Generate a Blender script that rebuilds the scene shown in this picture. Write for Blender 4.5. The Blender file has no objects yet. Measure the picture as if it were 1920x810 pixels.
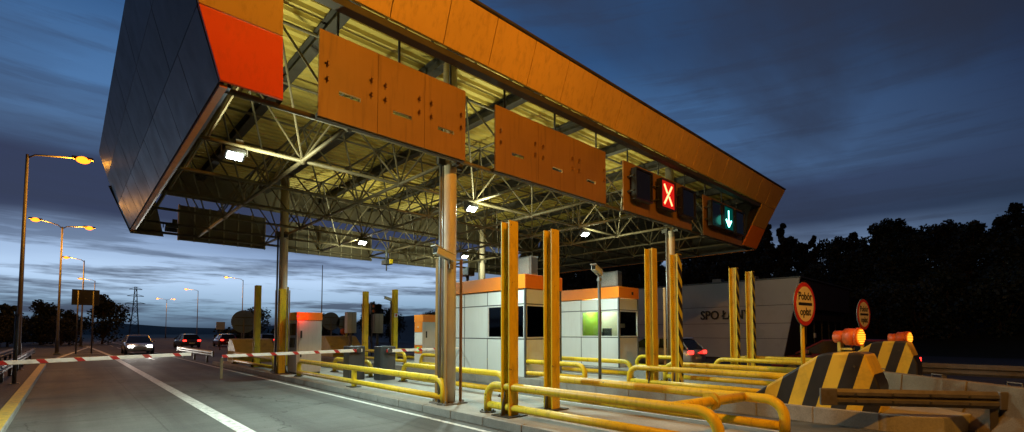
import bpy, bmesh, math, random
from mathutils import Vector, Matrix
rnd = random.Random(7)
R = math.radians
PI = math.pi
scene = bpy.context.scene
COL = scene.collection

# ------------------------------------------------------------------ materials
def new_mat(name):
    m = bpy.data.materials.new(name); m.use_nodes = True
    nt = m.node_tree; nt.nodes.clear()
    out = nt.nodes.new('ShaderNodeOutputMaterial')
    return m, nt, out

def ramp(nt, fac, stops):
    r = nt.nodes.new('ShaderNodeValToRGB')
    el = r.color_ramp.elements
    el[0].position, el[0].color = stops[0][0], (*stops[0][1], 1)
    el[1].position, el[1].color = stops[1][0], (*stops[1][1], 1)
    for p, c in stops[2:]:
        e = el.new(p); e.color = (*c, 1)
    nt.links.new(fac, r.inputs['Fac'])
    return r.outputs['Color']

def mixc(nt, fac, a, b, mode='MIX'):
    n = nt.nodes.new('ShaderNodeMix'); n.data_type = 'RGBA'; n.blend_type = mode
    for sock, v in ((n.inputs[0], fac), (n.inputs[6], a), (n.inputs[7], b)):
        if isinstance(v, (int, float)): sock.default_value = v
        elif isinstance(v, tuple): sock.default_value = (*v[:3], 1)
        else: nt.links.new(v, sock)
    return n.outputs[2]

def math_n(nt, op, a, b=None, clamp=False):
    n = nt.nodes.new('ShaderNodeMath'); n.operation = op; n.use_clamp = clamp
    for i, v in enumerate((a, b)):
        if v is None: continue
        if isinstance(v, (int, float)): n.inputs[i].default_value = v
        else: nt.links.new(v, n.inputs[i])
    return n.outputs[0]

def coords(nt, kind='Object', scale=(1, 1, 1), rot=(0, 0, 0)):
    t = nt.nodes.new('ShaderNodeTexCoord'); mp = nt.nodes.new('ShaderNodeMapping')
    mp.inputs['Scale'].default_value = scale; mp.inputs['Rotation'].default_value = rot
    nt.links.new(t.outputs[kind], mp.inputs['Vector'])
    return mp.outputs['Vector']

def noise(nt, vec, scale, detail=4, rough=.55, out='Fac'):
    n = nt.nodes.new('ShaderNodeTexNoise')
    n.inputs['Scale'].default_value = scale; n.inputs['Detail'].default_value = detail
    n.inputs['Roughness'].default_value = rough
    nt.links.new(vec, n.inputs['Vector'])
    return n.outputs[out]

def principled(nt, out, base, rough=.5, metal=0., bump=None, bstr=.2, bdist=.01, spec=None):
    b = nt.nodes.new('ShaderNodeBsdfPrincipled')
    for k, v in (('Base Color', base), ('Roughness', rough), ('Metallic', metal)):
        s = b.inputs[k]
        if isinstance(v, tuple): s.default_value = (*v[:3], 1)
        elif isinstance(v, (int, float)): s.default_value = v
        else: nt.links.new(v, s)
    if spec is not None: b.inputs['Specular IOR Level'].default_value = spec
    if bump is not None:
        bn = nt.nodes.new('ShaderNodeBump'); bn.inputs['Strength'].default_value = bstr
        bn.inputs['Distance'].default_value = bdist
        nt.links.new(bump, bn.inputs['Height']); nt.links.new(bn.outputs[0], b.inputs['Normal'])
    nt.links.new(b.outputs[0], out.inputs['Surface'])
    return b

def paint(name, col, rough=.45, metal=0., var=.25, scale=3., dirt=.35, dirtcol=(.05, .035, .02), bstr=.05, streak=False):
    """painted / coated surface with tonal variation, grime and slight unevenness"""
    m, nt, out = new_mat(name)
    v = coords(nt)
    vs = coords(nt, scale=(6, 6, .5)) if streak else v
    n1 = noise(nt, v, scale, 5)
    n2 = noise(nt, vs, scale * 2.3, 6, .65)
    n3 = noise(nt, v, scale * 14, 3)
    dark = tuple(c * (1 - var) for c in col); light = tuple(min(1, c * (1 + var * .6)) for c in col)
    base = ramp(nt, n1, [(.3, dark), (.7, light)])
    mask = math_n(nt, 'MULTIPLY', ramp(nt, n2, [(.52, (0, 0, 0)), (.74, (1, 1, 1))]), dirt)
    base = mixc(nt, mask, base, dirtcol)
    rr = nt.nodes.new('ShaderNodeMapRange')
    rr.inputs['To Min'].default_value = max(.05, rough - .12); rr.inputs['To Max'].default_value = min(1, rough + .18)
    nt.links.new(n2, rr.inputs['Value'])
    principled(nt, out, base, rr.outputs[0], metal, n3, bstr, .004)
    return m

def emit(name, col, strength):
    m, nt, out = new_mat(name)
    e = nt.nodes.new('ShaderNodeEmission'); e.inputs[0].default_value = (*col, 1); e.inputs[1].default_value = strength
    nt.links.new(e.outputs[0], out.inputs['Surface'])
    return m

def glass(name, tint=(.75, .8, .8)):
    m, nt, out = new_mat(name)
    tr = nt.nodes.new('ShaderNodeBsdfTransparent'); tr.inputs[0].default_value = (*tint, 1)
    gl = nt.nodes.new('ShaderNodeBsdfGlossy'); gl.inputs['Roughness'].default_value = .03
    fr = nt.nodes.new('ShaderNodeFresnel'); fr.inputs[0].default_value = 1.5
    mx = nt.nodes.new('ShaderNodeMixShader')
    nt.links.new(fr.outputs[0], mx.inputs[0]); nt.links.new(tr.outputs[0], mx.inputs[1]); nt.links.new(gl.outputs[0], mx.inputs[2])
    nt.links.new(mx.outputs[0], out.inputs['Surface'])
    return m

def stripes(name, ca, cb, wy, wz, period, duty=.5, axis='Y', rough=.5, phase=0.):
    """diagonal warning stripes: stripe number = (axis*wy + z*wz + phase) / period"""
    m, nt, out = new_mat(name)
    v = coords(nt)
    s = nt.nodes.new('ShaderNodeSeparateXYZ'); nt.links.new(v, s.inputs[0])
    a = math_n(nt, 'MULTIPLY', s.outputs[axis], wy); b = math_n(nt, 'MULTIPLY', s.outputs['Z'], wz)
    q = math_n(nt, 'FRACT', math_n(nt, 'DIVIDE', math_n(nt, 'ADD', math_n(nt, 'ADD', a, b), 50 + phase), period))
    k = math_n(nt, 'GREATER_THAN', q, duty)
    base = mixc(nt, k, ca, cb)
    n1 = noise(nt, v, 4, 6, .65); n2 = noise(nt, v, 40, 3)
    base = mixc(nt, math_n(nt, 'MULTIPLY', ramp(nt, n1, [(.45, (0, 0, 0)), (.8, (1, 1, 1))]), .4), base, (.05, .04, .03))
    principled(nt, out, base, rough, 0, n2, .08, .004)
    return m

def concrete(name, col, scale=2., bstr=.25, var=.35, stretch=(1, 1, 1), rough=.85):
    m, nt, out = new_mat(name)
    v = coords(nt); vs = coords(nt, scale=stretch)
    n1 = noise(nt, vs, scale, 6, .65); n2 = noise(nt, v, scale * 18, 4, .6); n3 = noise(nt, v, scale * .35, 3)
    base = ramp(nt, n1, [(.3, tuple(c * (1 - var) for c in col)), (.7, tuple(c * (1 + var * .4) for c in col))])
    base = mixc(nt, .35, base, ramp(nt, n2, [(.35, tuple(c * .6 for c in col)), (.65, tuple(c * 1.15 for c in col))]))
    base = mixc(nt, math_n(nt, 'MULTIPLY', ramp(nt, n3, [(.5, (0, 0, 0)), (.7, (1, 1, 1))]), .45), base, tuple(c * .4 for c in col))
    principled(nt, out, base, rough, 0, n2, bstr, .01)
    return m

M = {}
def worn_paint(name, col):
    m, nt, out = new_mat(name)
    v = coords(nt); big = noise(nt, v, 1.6, 5); mid = noise(nt, coords(nt, scale=(5, 5, 1.1)), 2.2, 6, .7); chip = noise(nt, v, 11, 6, .68); fine = noise(nt, v, 45, 3)
    base = ramp(nt, big, [(.3, tuple(c * .82 for c in col)), (.7, col)])
    base = mixc(nt, math_n(nt, 'MULTIPLY', ramp(nt, mid, [(.5, (0, 0, 0)), (.72, (1, 1, 1))]), .55), base, (.16, .10, .025))
    cm_ = ramp(nt, chip, [(.655, (0, 0, 0)), (.675, (1, 1, 1))])
    base = mixc(nt, cm_, base, (.055, .03, .018))
    rr = math_n(nt, 'ADD', math_n(nt, 'MULTIPLY', mid, .35), .28)
    h = math_n(nt, 'SUBTRACT', math_n(nt, 'MULTIPLY', fine, .3), cm_)
    principled(nt, out, base, rr, 0, h, .25, .004)
    return m
M['yellow'] = worn_paint('worn_yellow_paint', (.78, .54, .012))
M['steel'] = paint('galvanised_steel', (.135, .108, .06), .55, .1, .3, 4, .4)
M['girder'] = paint('dark_girder_paint', (.05, .043, .032), .6, .1, .3, 3, .3)
M['column'] = paint('column_paint', (.64, .55, .42), .42, 0, .12, 2, .3, (.12, .10, .08), .04, True)
M['conduit'] = paint('conduit_metal', (.22, .21, .2), .45, .3, .2, 4, .3)
def sheet_paint(name, col, rough, dirt):
    m, nt, out = new_mat(name)
    v = coords(nt); big = noise(nt, v, .9, 3); run = noise(nt, coords(nt, scale=(7, 7, .45)), 1.6, 6, .68); low = noise(nt, v, .55, 4)
    base = ramp(nt, low, [(.3, tuple(c * .84 for c in col)), (.7, tuple(min(1, c * 1.05) for c in col))])
    base = mixc(nt, math_n(nt, 'MULTIPLY', ramp(nt, run, [(.5, (0, 0, 0)), (.74, (1, 1, 1))]), dirt), base, tuple(c * .32 for c in col))
    principled(nt, out, base, math_n(nt, 'ADD', math_n(nt, 'MULTIPLY', run, .2), rough - .1), 0, big, .35, .05)
    return m
M['fascia'] = sheet_paint('tan_orange_cladding', (.66, .38, .07), .38, .42)
M['redpanel'] = sheet_paint('signal_red_cladding', (.95, .095, .006), .4, .22)
M['cladding'] = paint('dark_grey_cladding', (.066, .056, .066), .40, .0, .15, .8, .25, (.02, .02, .02), .03)
M['trim'] = paint('orange_trim', (.62, .17, .012), .65, 0, .1, 2, .3, (.2, .06, .01))
M['claddinglow'] = paint('cladding_painted_reflection', (.068, .036, .042), .36, .0, .15, .8, .25, (.02, .015, .015), .03)  # darker maroon copy paints in the reflected-light contrast at the crease
M['board'] = paint('brown_sign_board', (.33, .165, .04), .5, 0, .16, .9, .55, (.15, .08, .04), .04, True)
M['rib'] = paint('rib_steel', (.34, .30, .20), .5, .1, .2, 3, .35)
M['boardback'] = paint('board_back_steel', (.14, .115, .07), .6, .1, .2, 2, .3)
M['orange'] = paint('orange_booth_cladding', (.88, .235, .008), .4, 0, .06, .8, .15, (.3, .07, .02), .03)
M['white'] = paint('white_wall_panel', (.70, .75, .74), .38, 0, .05, .8, .12, (.30, .30, .26), .03, True)
M['mullion'] = paint('grey_aluminium', (.13, .14, .15), .4, .4, .1, 3, .2)
M['frame'] = paint('white_window_frame', (.66, .68, .68), .4, 0, .05, 3, .2, (.3, .3, .28))
M['cabinet'] = paint('light_grey_cabinet', (.52, .50, .48), .42, 0, .08, 1.5, .22, (.2, .18, .15), .04, True)
M['darkbox'] = paint('anthracite_housing', (.060, .062, .068), .42, .1, .2, 3, .3, (.12, .10, .07))
M['black'] = paint('black_plastic', (.015, .015, .016), .4, 0, .3, 4, .2)
M['rubber'] = paint('tyre_rubber', (.02, .02, .02), .85, 0, .3, 8, .3)
M['whitepaint'] = paint('white_paint', (.78, .78, .76), .45, 0, .06, 3, .25, (.25, .22, .18))
M['redpaint'] = paint('red_paint', (.55, .03, .025), .45, 0, .1, 3, .25)
M['signback'] = paint('sign_back_aluminium', (.20, .20, .20), .5, .4, .15, 3, .2)
M['signface'] = paint('white_reflective_sheet', (.80, .72, .52), .45, 0, .04, 3, .1)
M['camcase'] = paint('camera_case', (.62, .58, .52), .4, 0, .06, 4, .2)
M['glass'] = glass('window_glass')
M['carglass'] = paint('tinted_car_glass', (.012, .014, .016), .06, 0, .05, 2, 0.)
M['green'] = paint('lime_interior_wall', (.32, .62, .06), .6, 0, .05, 1, .1)
M['interior'] = paint('booth_interior', (.16, .13, .11), .7, 0, .2, 2, .2)
M['skirt'] = paint('facade_panel_grey', (.44, .44, .47), .45, .15, .1, .4, .2, (.10, .10, .11), .03)
M['facadedark'] = paint('dark_facade', (.045, .03, .028), .6, 0, .2, 1, .2)
M['letter'] = paint('black_letters', (.015, .015, .016), .45)
M['lampmetal'] = paint('lamp_post_metal', (.17, .16, .15), .5, .4, .2, 1.5, .3)
M['wbeam'] = paint('weathered_guardrail', (.15, .135, .115), .5, .45, .3, 3, .55, (.09, .06, .03), .1)
M['concrete'] = concrete('barrier_concrete', (.19, .155, .10), 2.2, .5)
M['island'] = concrete('island_concrete', (.36, .345, .31), 1.6, .3)
M['kerb'] = concrete('kerb_concrete', (.33, .32, .29), 2.5, .35)
M['bark'] = concrete('bark', (.07, .05, .035), 5, .8)
M['postyb'] = stripes('post_warning_stripes', (.74, .64, .03), (.02, .018, .016), 1., .8, .36, .5, 'X')
M['noseyb'] = stripes('nose_warning_stripes', (.76, .53, .04), (.018, .016, .014), 1., .30, .475, .5, 'Y', .5, .06)
M['noseplain'] = paint('nose_yellow', (.60, .48, .05), .5, 0, .15, 2, .45)
M['lampamber'] = emit('sodium_lens', (1., .17, .008), 5.)
M['lampfar'] = emit('sodium_lens_far', (1., .22, .02), 7.)
M['ledlens'] = emit('led_lens', (.90, 1., .95), 45.)
M['redled'] = emit('red_led_strokes', (1., .13, .05), 9.)
M['redface'] = emit('red_led_face', (1., .02, .012), .62)
M['grnled'] = emit('green_led_strokes', (.30, 1., .82), 6.5)
M['grnface'] = emit('green_led_face', (.0, .34, .27), .16)
M['tail'] = emit('tail_light', (1., .03, .02), 5.)
M['head'] = emit('head_light', (1., .96, .88), 60.)
M['beacon'] = emit('beacon_lens', (1., .20, .008), 1.0)
M['beaconled'] = emit('beacon_led', (1., .34, .02), 2.6)
M['greenbtn'] = emit('green_button', (.02, .75, .12), 1.3)
M['redbtn'] = emit('red_button', (1., .05, .03), 1.4)
M['screen'] = emit('booth_screen', (.95, .75, .4), .5)
M['beaconcase'] = paint('orange_beacon_case', (.72, .13, .02), .45, 0, .1, 4, .25)
M['cone'] = paint('cone_orange', (.8, .13, .02), .5)

def foliage(name, a, b):
    m, nt, out = new_mat(name)
    v = coords(nt); n1 = noise(nt, v, 1.3, 4); n2 = noise(nt, v, 7, 2)
    base = mixc(nt, .4, ramp(nt, n1, [(.3, a), (.7, b)]), ramp(nt, n2, [(.3, a), (.7, b)]))
    principled(nt, out, base, .7, 0, None)
    return m
M['leaf'] = foliage('dark_leaves', (.010, .016, .007), (.022, .034, .013))
M['leafb'] = foliage('olive_leaves', (.012, .014, .006), (.026, .030, .012))
M['grass'] = foliage('verge_grass', (.012, .016, .008), (.026, .03, .014))

def car_paint(name, col):
    m, nt, out = new_mat(name)
    b = principled(nt, out, col, .3, .35)
    b.inputs['Coat Weight'].default_value = .8; b.inputs['Coat Roughness'].default_value = .06
    v = coords(nt); n = noise(nt, v, 30, 2)
    nt.links.new(ramp(nt, n, [(.3, tuple(c * .9 for c in col)), (.7, col)]), b.inputs['Base Color'])
    return m

# plaza pavement: brushed concrete slabs with joints, tyre marks and oil
def plaza_mat():
    m, nt, out = new_mat('plaza_slabs')
    v = coords(nt)
    brushed = coords(nt, scale=(.22, 3.2, 1)); wheel = coords(nt, scale=(1.25, .05, 1))
    blot = noise(nt, v, .55, 6, .62); br = noise(nt, brushed, 1.0, 8, .72)
    wt = noise(nt, wheel, 1.0, 4, .6); fine = noise(nt, v, 42, 5, .7)
    base = ramp(nt, br, [(.28, (.04, .043, .039)), (.5, (.088, .093, .085)), (.72, (.15, .155, .142))])
    base = mixc(nt, .55, base, ramp(nt, wt, [(.38, (.04, .04, .038)), (.6, (.125, .13, .12))]))
    base = mixc(nt, math_n(nt, 'MULTIPLY', ramp(nt, blot, [(.5, (0, 0, 0)), (.68, (1, 1, 1))]), .6), base, (.06, .058, .052))
    s0 = nt.nodes.new('ShaderNodeSeparateXYZ'); nt.links.new(v, s0.inputs[0])
    lane = math_n(nt, 'PINGPONG', math_n(nt, 'SUBTRACT', s0.outputs['X'], .75), 1.64)
    track = math_n(nt, 'SUBTRACT', 1., math_n(nt, 'MULTIPLY', math_n(nt, 'ABSOLUTE', math_n(nt, 'SUBTRACT', lane, .82)), 3.2), True)
    rub = math_n(nt, 'MULTIPLY', math_n(nt, 'MULTIPLY', track, noise(nt, coords(nt, scale=(3, .12, 1)), 1.4, 5, .7)), 1.15, True)
    base = mixc(nt, rub, base, (.028, .027, .026))
    drip = ramp(nt, noise(nt, coords(nt, scale=(1.6, .7, 1)), 2.1, 5, .65), [(.60, (0, 0, 0)), (.68, (1, 1, 1))])
    base = mixc(nt, math_n(nt, 'MULTIPLY', drip, .7), base, (.03, .028, .025))
    base = mixc(nt, .3, base, ramp(nt, fine, [(.35, (.035, .035, .033)), (.65, (.17, .17, .16))]))
    s = nt.nodes.new('ShaderNodeSeparateXYZ'); nt.links.new(v, s.inputs[0])
    warp = math_n(nt, 'MULTIPLY', math_n(nt, 'SUBTRACT', noise(nt, v, 3, 3), .5), .05)
    def joint(o, per, w, off=0.):
        q = math_n(nt, 'FRACT', math_n(nt, 'DIVIDE', math_n(nt, 'ADD', math_n(nt, 'ADD', o, warp), 100 + off), per))
        return math_n(nt, 'LESS_THAN', q, w / per)
    j = math_n(nt, 'MAXIMUM', joint(s.outputs['Y'], 4.2, .035, 1.1), joint(s.outputs['X'], 3.3, .03, 1.0))
    base = mixc(nt, math_n(nt, 'MULTIPLY', j, .45), base, (.03, .028, .025))
    vo = nt.nodes.new('ShaderNodeTexVoronoi'); vo.feature = 'DISTANCE_TO_EDGE'; vo.inputs['Scale'].default_value = .23
    wv = nt.nodes.new('ShaderNodeVectorMath'); wv.operation = 'ADD'
    sc = nt.nodes.new('ShaderNodeVectorMath'); sc.operation = 'SCALE'; sc.inputs['Scale'].default_value = 1.3
    nn = nt.nodes.new('ShaderNodeTexNoise'); nn.inputs['Scale'].default_value = .9; nn.inputs['Detail'].default_value = 5
    nt.links.new(v, nn.inputs['Vector']); nt.links.new(nn.outputs['Color'], sc.inputs[0])
    nt.links.new(v, wv.inputs[0]); nt.links.new(sc.outputs[0], wv.inputs[1]); nt.links.new(wv.outputs[0], vo.inputs['Vector'])
    cr = math_n(nt, 'LESS_THAN', vo.outputs['Distance'], .0035)
    base = mixc(nt, math_n(nt, 'MULTIPLY', cr, .75), base, (.03, .03, .028))
    rr = nt.nodes.new('ShaderNodeMapRange'); rr.inputs['To Min'].default_value = .55; rr.inputs['To Max'].default_value = .9
    nt.links.new(blot, rr.inputs['Value'])
    h = math_n(nt, 'SUBTRACT', fine, math_n(nt, 'MULTIPLY', math_n(nt, 'MAXIMUM', j, cr), 2.))
    principled(nt, out, base, rr.outputs[0], 0, h, .28, .008, .3)
    return m
M['plaza'] = plaza_mat()

def asphalt_mat():
    m, nt, out = new_mat('asphalt')
    v = coords(nt); wheel = coords(nt, scale=(.9, .03, 1))
    a = noise(nt, v, .3, 5); f = noise(nt, v, 60, 4, .7); w = noise(nt, wheel, 1, 3)
    base = ramp(nt, a, [(.3, (.045, .044, .042)), (.7, (.085, .083, .08))])
    base = mixc(nt, .4, base, ramp(nt, w, [(.4, (.035, .034, .033)), (.6, (.10, .098, .093))]))
    base = mixc(nt, .3, base, ramp(nt, f, [(.35, (.02, .02, .02)), (.65, (.12, .12, .115))]))
    principled(nt, out, base, .75, 0, f, .3, .01, .3)
    return m
M['asphalt'] = asphalt_mat()

def marking_mat(name, col):
    m, nt, out = new_mat(name)
    v = coords(nt); n1 = noise(nt, v, 9, 7, .72); n2 = noise(nt, v, 1.2, 4)
    wear = math_n(nt, 'MULTIPLY', ramp(nt, n1, [(.46, (0, 0, 0)), (.66, (1, 1, 1))]), math_n(nt, 'ADD', n2, .25), True)
    base = mixc(nt, wear, col, (.10, .10, .095))
    principled(nt, out, base, .6, 0, n1, .15, .005)
    return m
M['markw'] = marking_mat('worn_white_marking', (.62, .62, .58))
M['marky'] = marking_mat('worn_yellow_marking', (.62, .42, .05))

def brick_mat():
    m, nt, out = new_mat('paver_blocks')
    v = coords(nt)
    b = nt.nodes.new('ShaderNodeTexBrick'); b.inputs['Scale'].default_value = 4.6
    b.inputs['Color1'].default_value = (.12, .085, .07, 1); b.inputs['Color2'].default_value = (.17, .12, .10, 1)
    b.inputs['Mortar'].default_value = (.04, .035, .03, 1); b.inputs['Mortar Size'].default_value = .02
    nt.links.new(v, b.inputs['Vector'])
    n1 = noise(nt, v, 2, 5)
    base = mixc(nt, math_n(nt, 'MULTIPLY', n1, .5), b.outputs['Color'], (.05, .045, .04))
    principled(nt, out, base, .8, 0, b.outputs['Fac'], .4, -.01)
    return m
M['pavers'] = brick_mat()

def louver_mat():
    m, nt, out = new_mat('fan_grille')
    v = coords(nt); w = nt.nodes.new('ShaderNodeTexWave'); w.inputs['Scale'].default_value = 14; w.bands_direction = 'Z'
    nt.links.new(v, w.inputs['Vector'])
    principled(nt, out, ramp(nt, w.outputs['Fac'], [(.4, (.02, .02, .02)), (.6, (.55, .55, .52))]), .5)
    return m
M['grille'] = louver_mat()

def deck_mat():
    m, nt, out = new_mat('roof_deck_coating')
    v = coords(nt); n1 = noise(nt, v, .5, 5); n2 = noise(nt, coords(nt, scale=(.25, 3, 1)), 3, 5, .7)
    base = ramp(nt, n1, [(.3, (.50, .37, .075)), (.7, (.62, .48, .12))])
    base = mixc(nt, math_n(nt, 'MULTIPLY', ramp(nt, n2, [(.5, (0, 0, 0)), (.75, (1, 1, 1))]), .35), base, (.22, .17, .06))
    principled(nt, out, base, .5, .1, n2, .05, .005)
    return m
M['deck'] = deck_mat()

# ------------------------------------------------------------------ builders
class B:
    """collects shapes (world or local coordinates) and links them as ONE mesh object"""
    def __init__(s): s.bm = bmesh.new(); s.smooth = False
    def box(s, a, b, bev=0.):
        x0, y0, z0 = a; x1, y1, z1 = b
        x0, x1 = min(x0, x1), max(x0, x1); y0, y1 = min(y0, y1), max(y0, y1); z0, z1 = min(z0, z1), max(z0, z1)
        p = [(x0, y0, z0), (x1, y0, z0), (x1, y1, z0), (x0, y1, z0), (x0, y0, z1), (x1, y0, z1), (x1, y1, z1), (x0, y1, z1)]
        return s.hexa(p, bev)
    def hexa(s, p, bev=0.):
        vs = [s.bm.verts.new(q) for q in p]
        fs = [s.bm.faces.new([vs[i] for i in f]) for f in ((3, 2, 1, 0), (4, 5, 6, 7), (0, 1, 5, 4), (1, 2, 6, 5), (2, 3, 7, 6), (3, 0, 4, 7))]
        if bev:
            es = list({e for f in fs for e in f.edges})
            bmesh.ops.bevel(s.bm, geom=es, offset=bev, segments=2, profile=.6, affect='EDGES')
        return s
    def obox(s, c, half, mat3, bev=0.):
        c = Vector(c); p = []
        for dz in (-1, 1):
            for dx, dy in ((-1, -1), (1, -1), (1, 1), (-1, 1)):
                p.append(c + mat3 @ Vector((dx * half[0], dy * half[1], dz * half[2])))
        return s.hexa(p, bev)
    def prism(s, pts, off, bev=0.):
        """polygon pts (3D, planar) extruded by vector off"""
        off = Vector(off)
        a = [s.bm.verts.new(p) for p in pts]; b = [s.bm.verts.new(Vector(p) + off) for p in pts]
        n = len(pts); fs = [s.bm.faces.new(a[::-1]), s.bm.faces.new(b)]
        for i in range(n): fs.append(s.bm.faces.new((a[i], a[(i + 1) % n], b[(i + 1) % n], b[i])))
        if bev:
            es = list({e for f in fs for e in f.edges})
            bmesh.ops.bevel(s.bm, geom=es, offset=bev, segments=2, profile=.6, affect='EDGES')
        return s
    def tube(s, path, r, n=12, caps=True):
        path = [Vector(p) for p in path]
        rs = r if isinstance(r, (list, tuple)) else [r] * len(path)
        rings = []; ref = None
        for i, p in enumerate(path):
            t = (path[min(i + 1, len(path) - 1)] - path[max(i - 1, 0)]).normalized()
            if ref is None:
                ref = Vector((0, 0, 1)) if abs(t.z) < .9 else Vector((1, 0, 0))
            u = (ref - t * ref.dot(t)).normalized(); ref = u; w = t.cross(u)
            rings.append([s.bm.verts.new(p + (u * math.cos(2 * PI * k / n) + w * math.sin(2 * PI * k / n)) * rs[i]) for k in range(n)])
        for a, b in zip(rings, rings[1:]):
            for k in range(n):
                f = s.bm.faces.new((a[k], a[(k + 1) % n], b[(k + 1) % n], b[k])); f.smooth = n > 6
        if caps:
            s.bm.faces.new(rings[0][::-1]); s.bm.faces.new(rings[-1])
        return s
    def cyl(s, a, b, r, r2=None, n=20): return s.tube([a, b], [r, r if r2 is None else r2], n)
    def ball(s, c, r, n=8):
        res = bmesh.ops.create_uvsphere(s.bm, u_segments=n, v_segments=max(4, n // 2), radius=r)
        for v in res['verts']: v.co += Vector(c)
        return s
    def disc(s, c, r, axis, th, n=40):
        a = Vector(c); return s.tube([a, a + Vector(axis).normalized() * th], r, n)
    def sheet(s, pts):
        s.bm.faces.new([s.bm.verts.new(p) for p in pts]); return s
    def build(s, name, mat, parent=None, label=None, world=True):
        bmesh.ops.recalc_face_normals(s.bm, faces=s.bm.faces[:])
        me = bpy.data.meshes.new(name); s.bm.to_mesh(me); s.bm.free()
        me.materials.append(mat)
        o = bpy.data.objects.new(name, me); COL.objects.link(o)
        if parent is not None:
            o.parent = parent
            if world:
                root = parent
                while root.parent: root = root.parent
                me.transform(Matrix.Translation(-root.location))
        if label: o['label'] = label
        return o

def tag(o, label, cat, group=None):
    o['label'] = label; o['category'] = cat
    if group: o['group'] = group
    return o
def thing(name, label, cat, loc=(0, 0, 0), rotz=0., group=None):
    o = bpy.data.objects.new(name, None); COL.objects.link(o)
    o.empty_display_size = .2; o.location = loc; o.rotation_euler = (0, 0, rotz)
    return tag(o, label, cat, group)
def struct(o, label=None, cat=None):
    o['kind'] = 'structure'
    if label: o['label'] = label
    if cat: o['category'] = cat
    return o
def copy_tree(o, parent=None):
    c = o.copy(); COL.objects.link(c)
    if parent is not None: c.parent = parent
    for ch in list(o.children): copy_tree(ch, c)
    return c
def lamp(name, kind, loc, col, energy, parent=None, size=.1, rot=None, spot=None, blend=.5):
    d = bpy.data.lights.new(name, kind); d.color = col; d.energy = energy
    if kind in ('POINT', 'SPOT'): d.shadow_soft_size = size
    if kind == 'SPOT': d.spot_size = spot; d.spot_blend = blend
    o = bpy.data.objects.new(name, d); COL.objects.link(o)
    o.location = loc
    if rot: o.rotation_euler = rot
    if parent is not None:
        o.parent = parent
    return o
def text(name, body, size, mat, parent, loc, rot, depth=.01, offset=0., sx=1.):
    cu = bpy.data.curves.new(name, 'FONT'); cu.body = body; cu.size = size; cu.extrude = depth
    cu.align_x = 'CENTER'; cu.align_y = 'CENTER'; cu.offset = offset; cu.resolution_u = 3
    tmp = bpy.data.objects.new(name + '_tmp', cu); COL.objects.link(tmp)
    bpy.context.view_layer.update()
    me = bpy.data.meshes.new_from_object(tmp.evaluated_get(bpy.context.evaluated_depsgraph_get()))
    bpy.data.objects.remove(tmp)
    me.materials.clear(); me.materials.append(mat); me.name = name
    o = bpy.data.objects.new(name, me); COL.objects.link(o)
    o.location = loc; o.rotation_euler = rot; o.scale = (sx, 1, 1)
    if parent is not None: o.parent = parent
    return o
def arc_u(X, y0, y1, zb, zt, r=.24, n=6):
    """hoop path in the plane X: up at y0, along, down at y1"""
    sg = 1 if y1 > y0 else -1
    p = [(X, y0, zb), (X, y0, zt - r)]
    for i in range(1, n + 1):
        a = PI / 2 * i / n; p.append((X, y0 + sg * r * (1 - math.cos(a)), zt - r + r * math.sin(a)))
    for i in range(n + 1):
        a = PI / 2 * i / n; p.append((X, y1 - sg * r * (1 - math.sin(a)), zt - r + r * math.cos(a)))
    p.append((X, y1, zb))
    return p

# ------------------------------------------------------------------ camera
cam = bpy.data.cameras.new('camera'); camo = bpy.data.objects.new('camera', cam); COL.objects.link(camo)
camo.location = (0, 0, 1.7); camo.rotation_euler = (R(90 + 2.705), 0, R(-43.1))
cam.lens = 36 * 889 / 1920; cam.sensor_width = 36; cam.shift_y = (580 - 405) / 1920
cam.clip_end = 3000; cam.clip_start = .05
scene.camera = camo

# ------------------------------------------------------------------ sky
w = bpy.data.worlds.new('World'); scene.world = w; w.use_nodes = True
nt = w.node_tree; nt.nodes.clear()
out = nt.nodes.new('ShaderNodeOutputWorld'); bg = nt.nodes.new('ShaderNodeBackground')
nt.links.new(bg.outputs[0], out.inputs['Surface'])
tc = nt.nodes.new('ShaderNodeTexCoord')
sep = nt.nodes.new('ShaderNodeSeparateXYZ'); nt.links.new(tc.outputs['Generated'], sep.inputs[0])
el = sep.outputs['Z']
# clouds live on a flat layer overhead: direction divided by height gives their foreshortening
zz = math_n(nt, 'ADD', math_n(nt, 'MAXIMUM', el, 0.), .10)
cx = math_n(nt, 'DIVIDE', sep.outputs['X'], zz); cy = math_n(nt, 'DIVIDE', sep.outputs['Y'], zz)
cmb = nt.nodes.new('ShaderNodeCombineXYZ'); nt.links.new(cx, cmb.inputs[0]); nt.links.new(cy, cmb.inputs[1])
mp = nt.nodes.new('ShaderNodeMapping'); mp.inputs['Rotation'].default_value = (0, 0, R(38)); mp.inputs['Scale'].default_value = (.42, 1.05, 1)
mp.inputs['Location'].default_value = (3.1, 1.7, 0)
nt.links.new(cmb.outputs[0], mp.inputs['Vector'])
cl = noise(nt, mp.outputs['Vector'], 1.0, 7, .52)
cl2 = noise(nt, mp.outputs['Vector'], .33, 3, .5)
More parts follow.
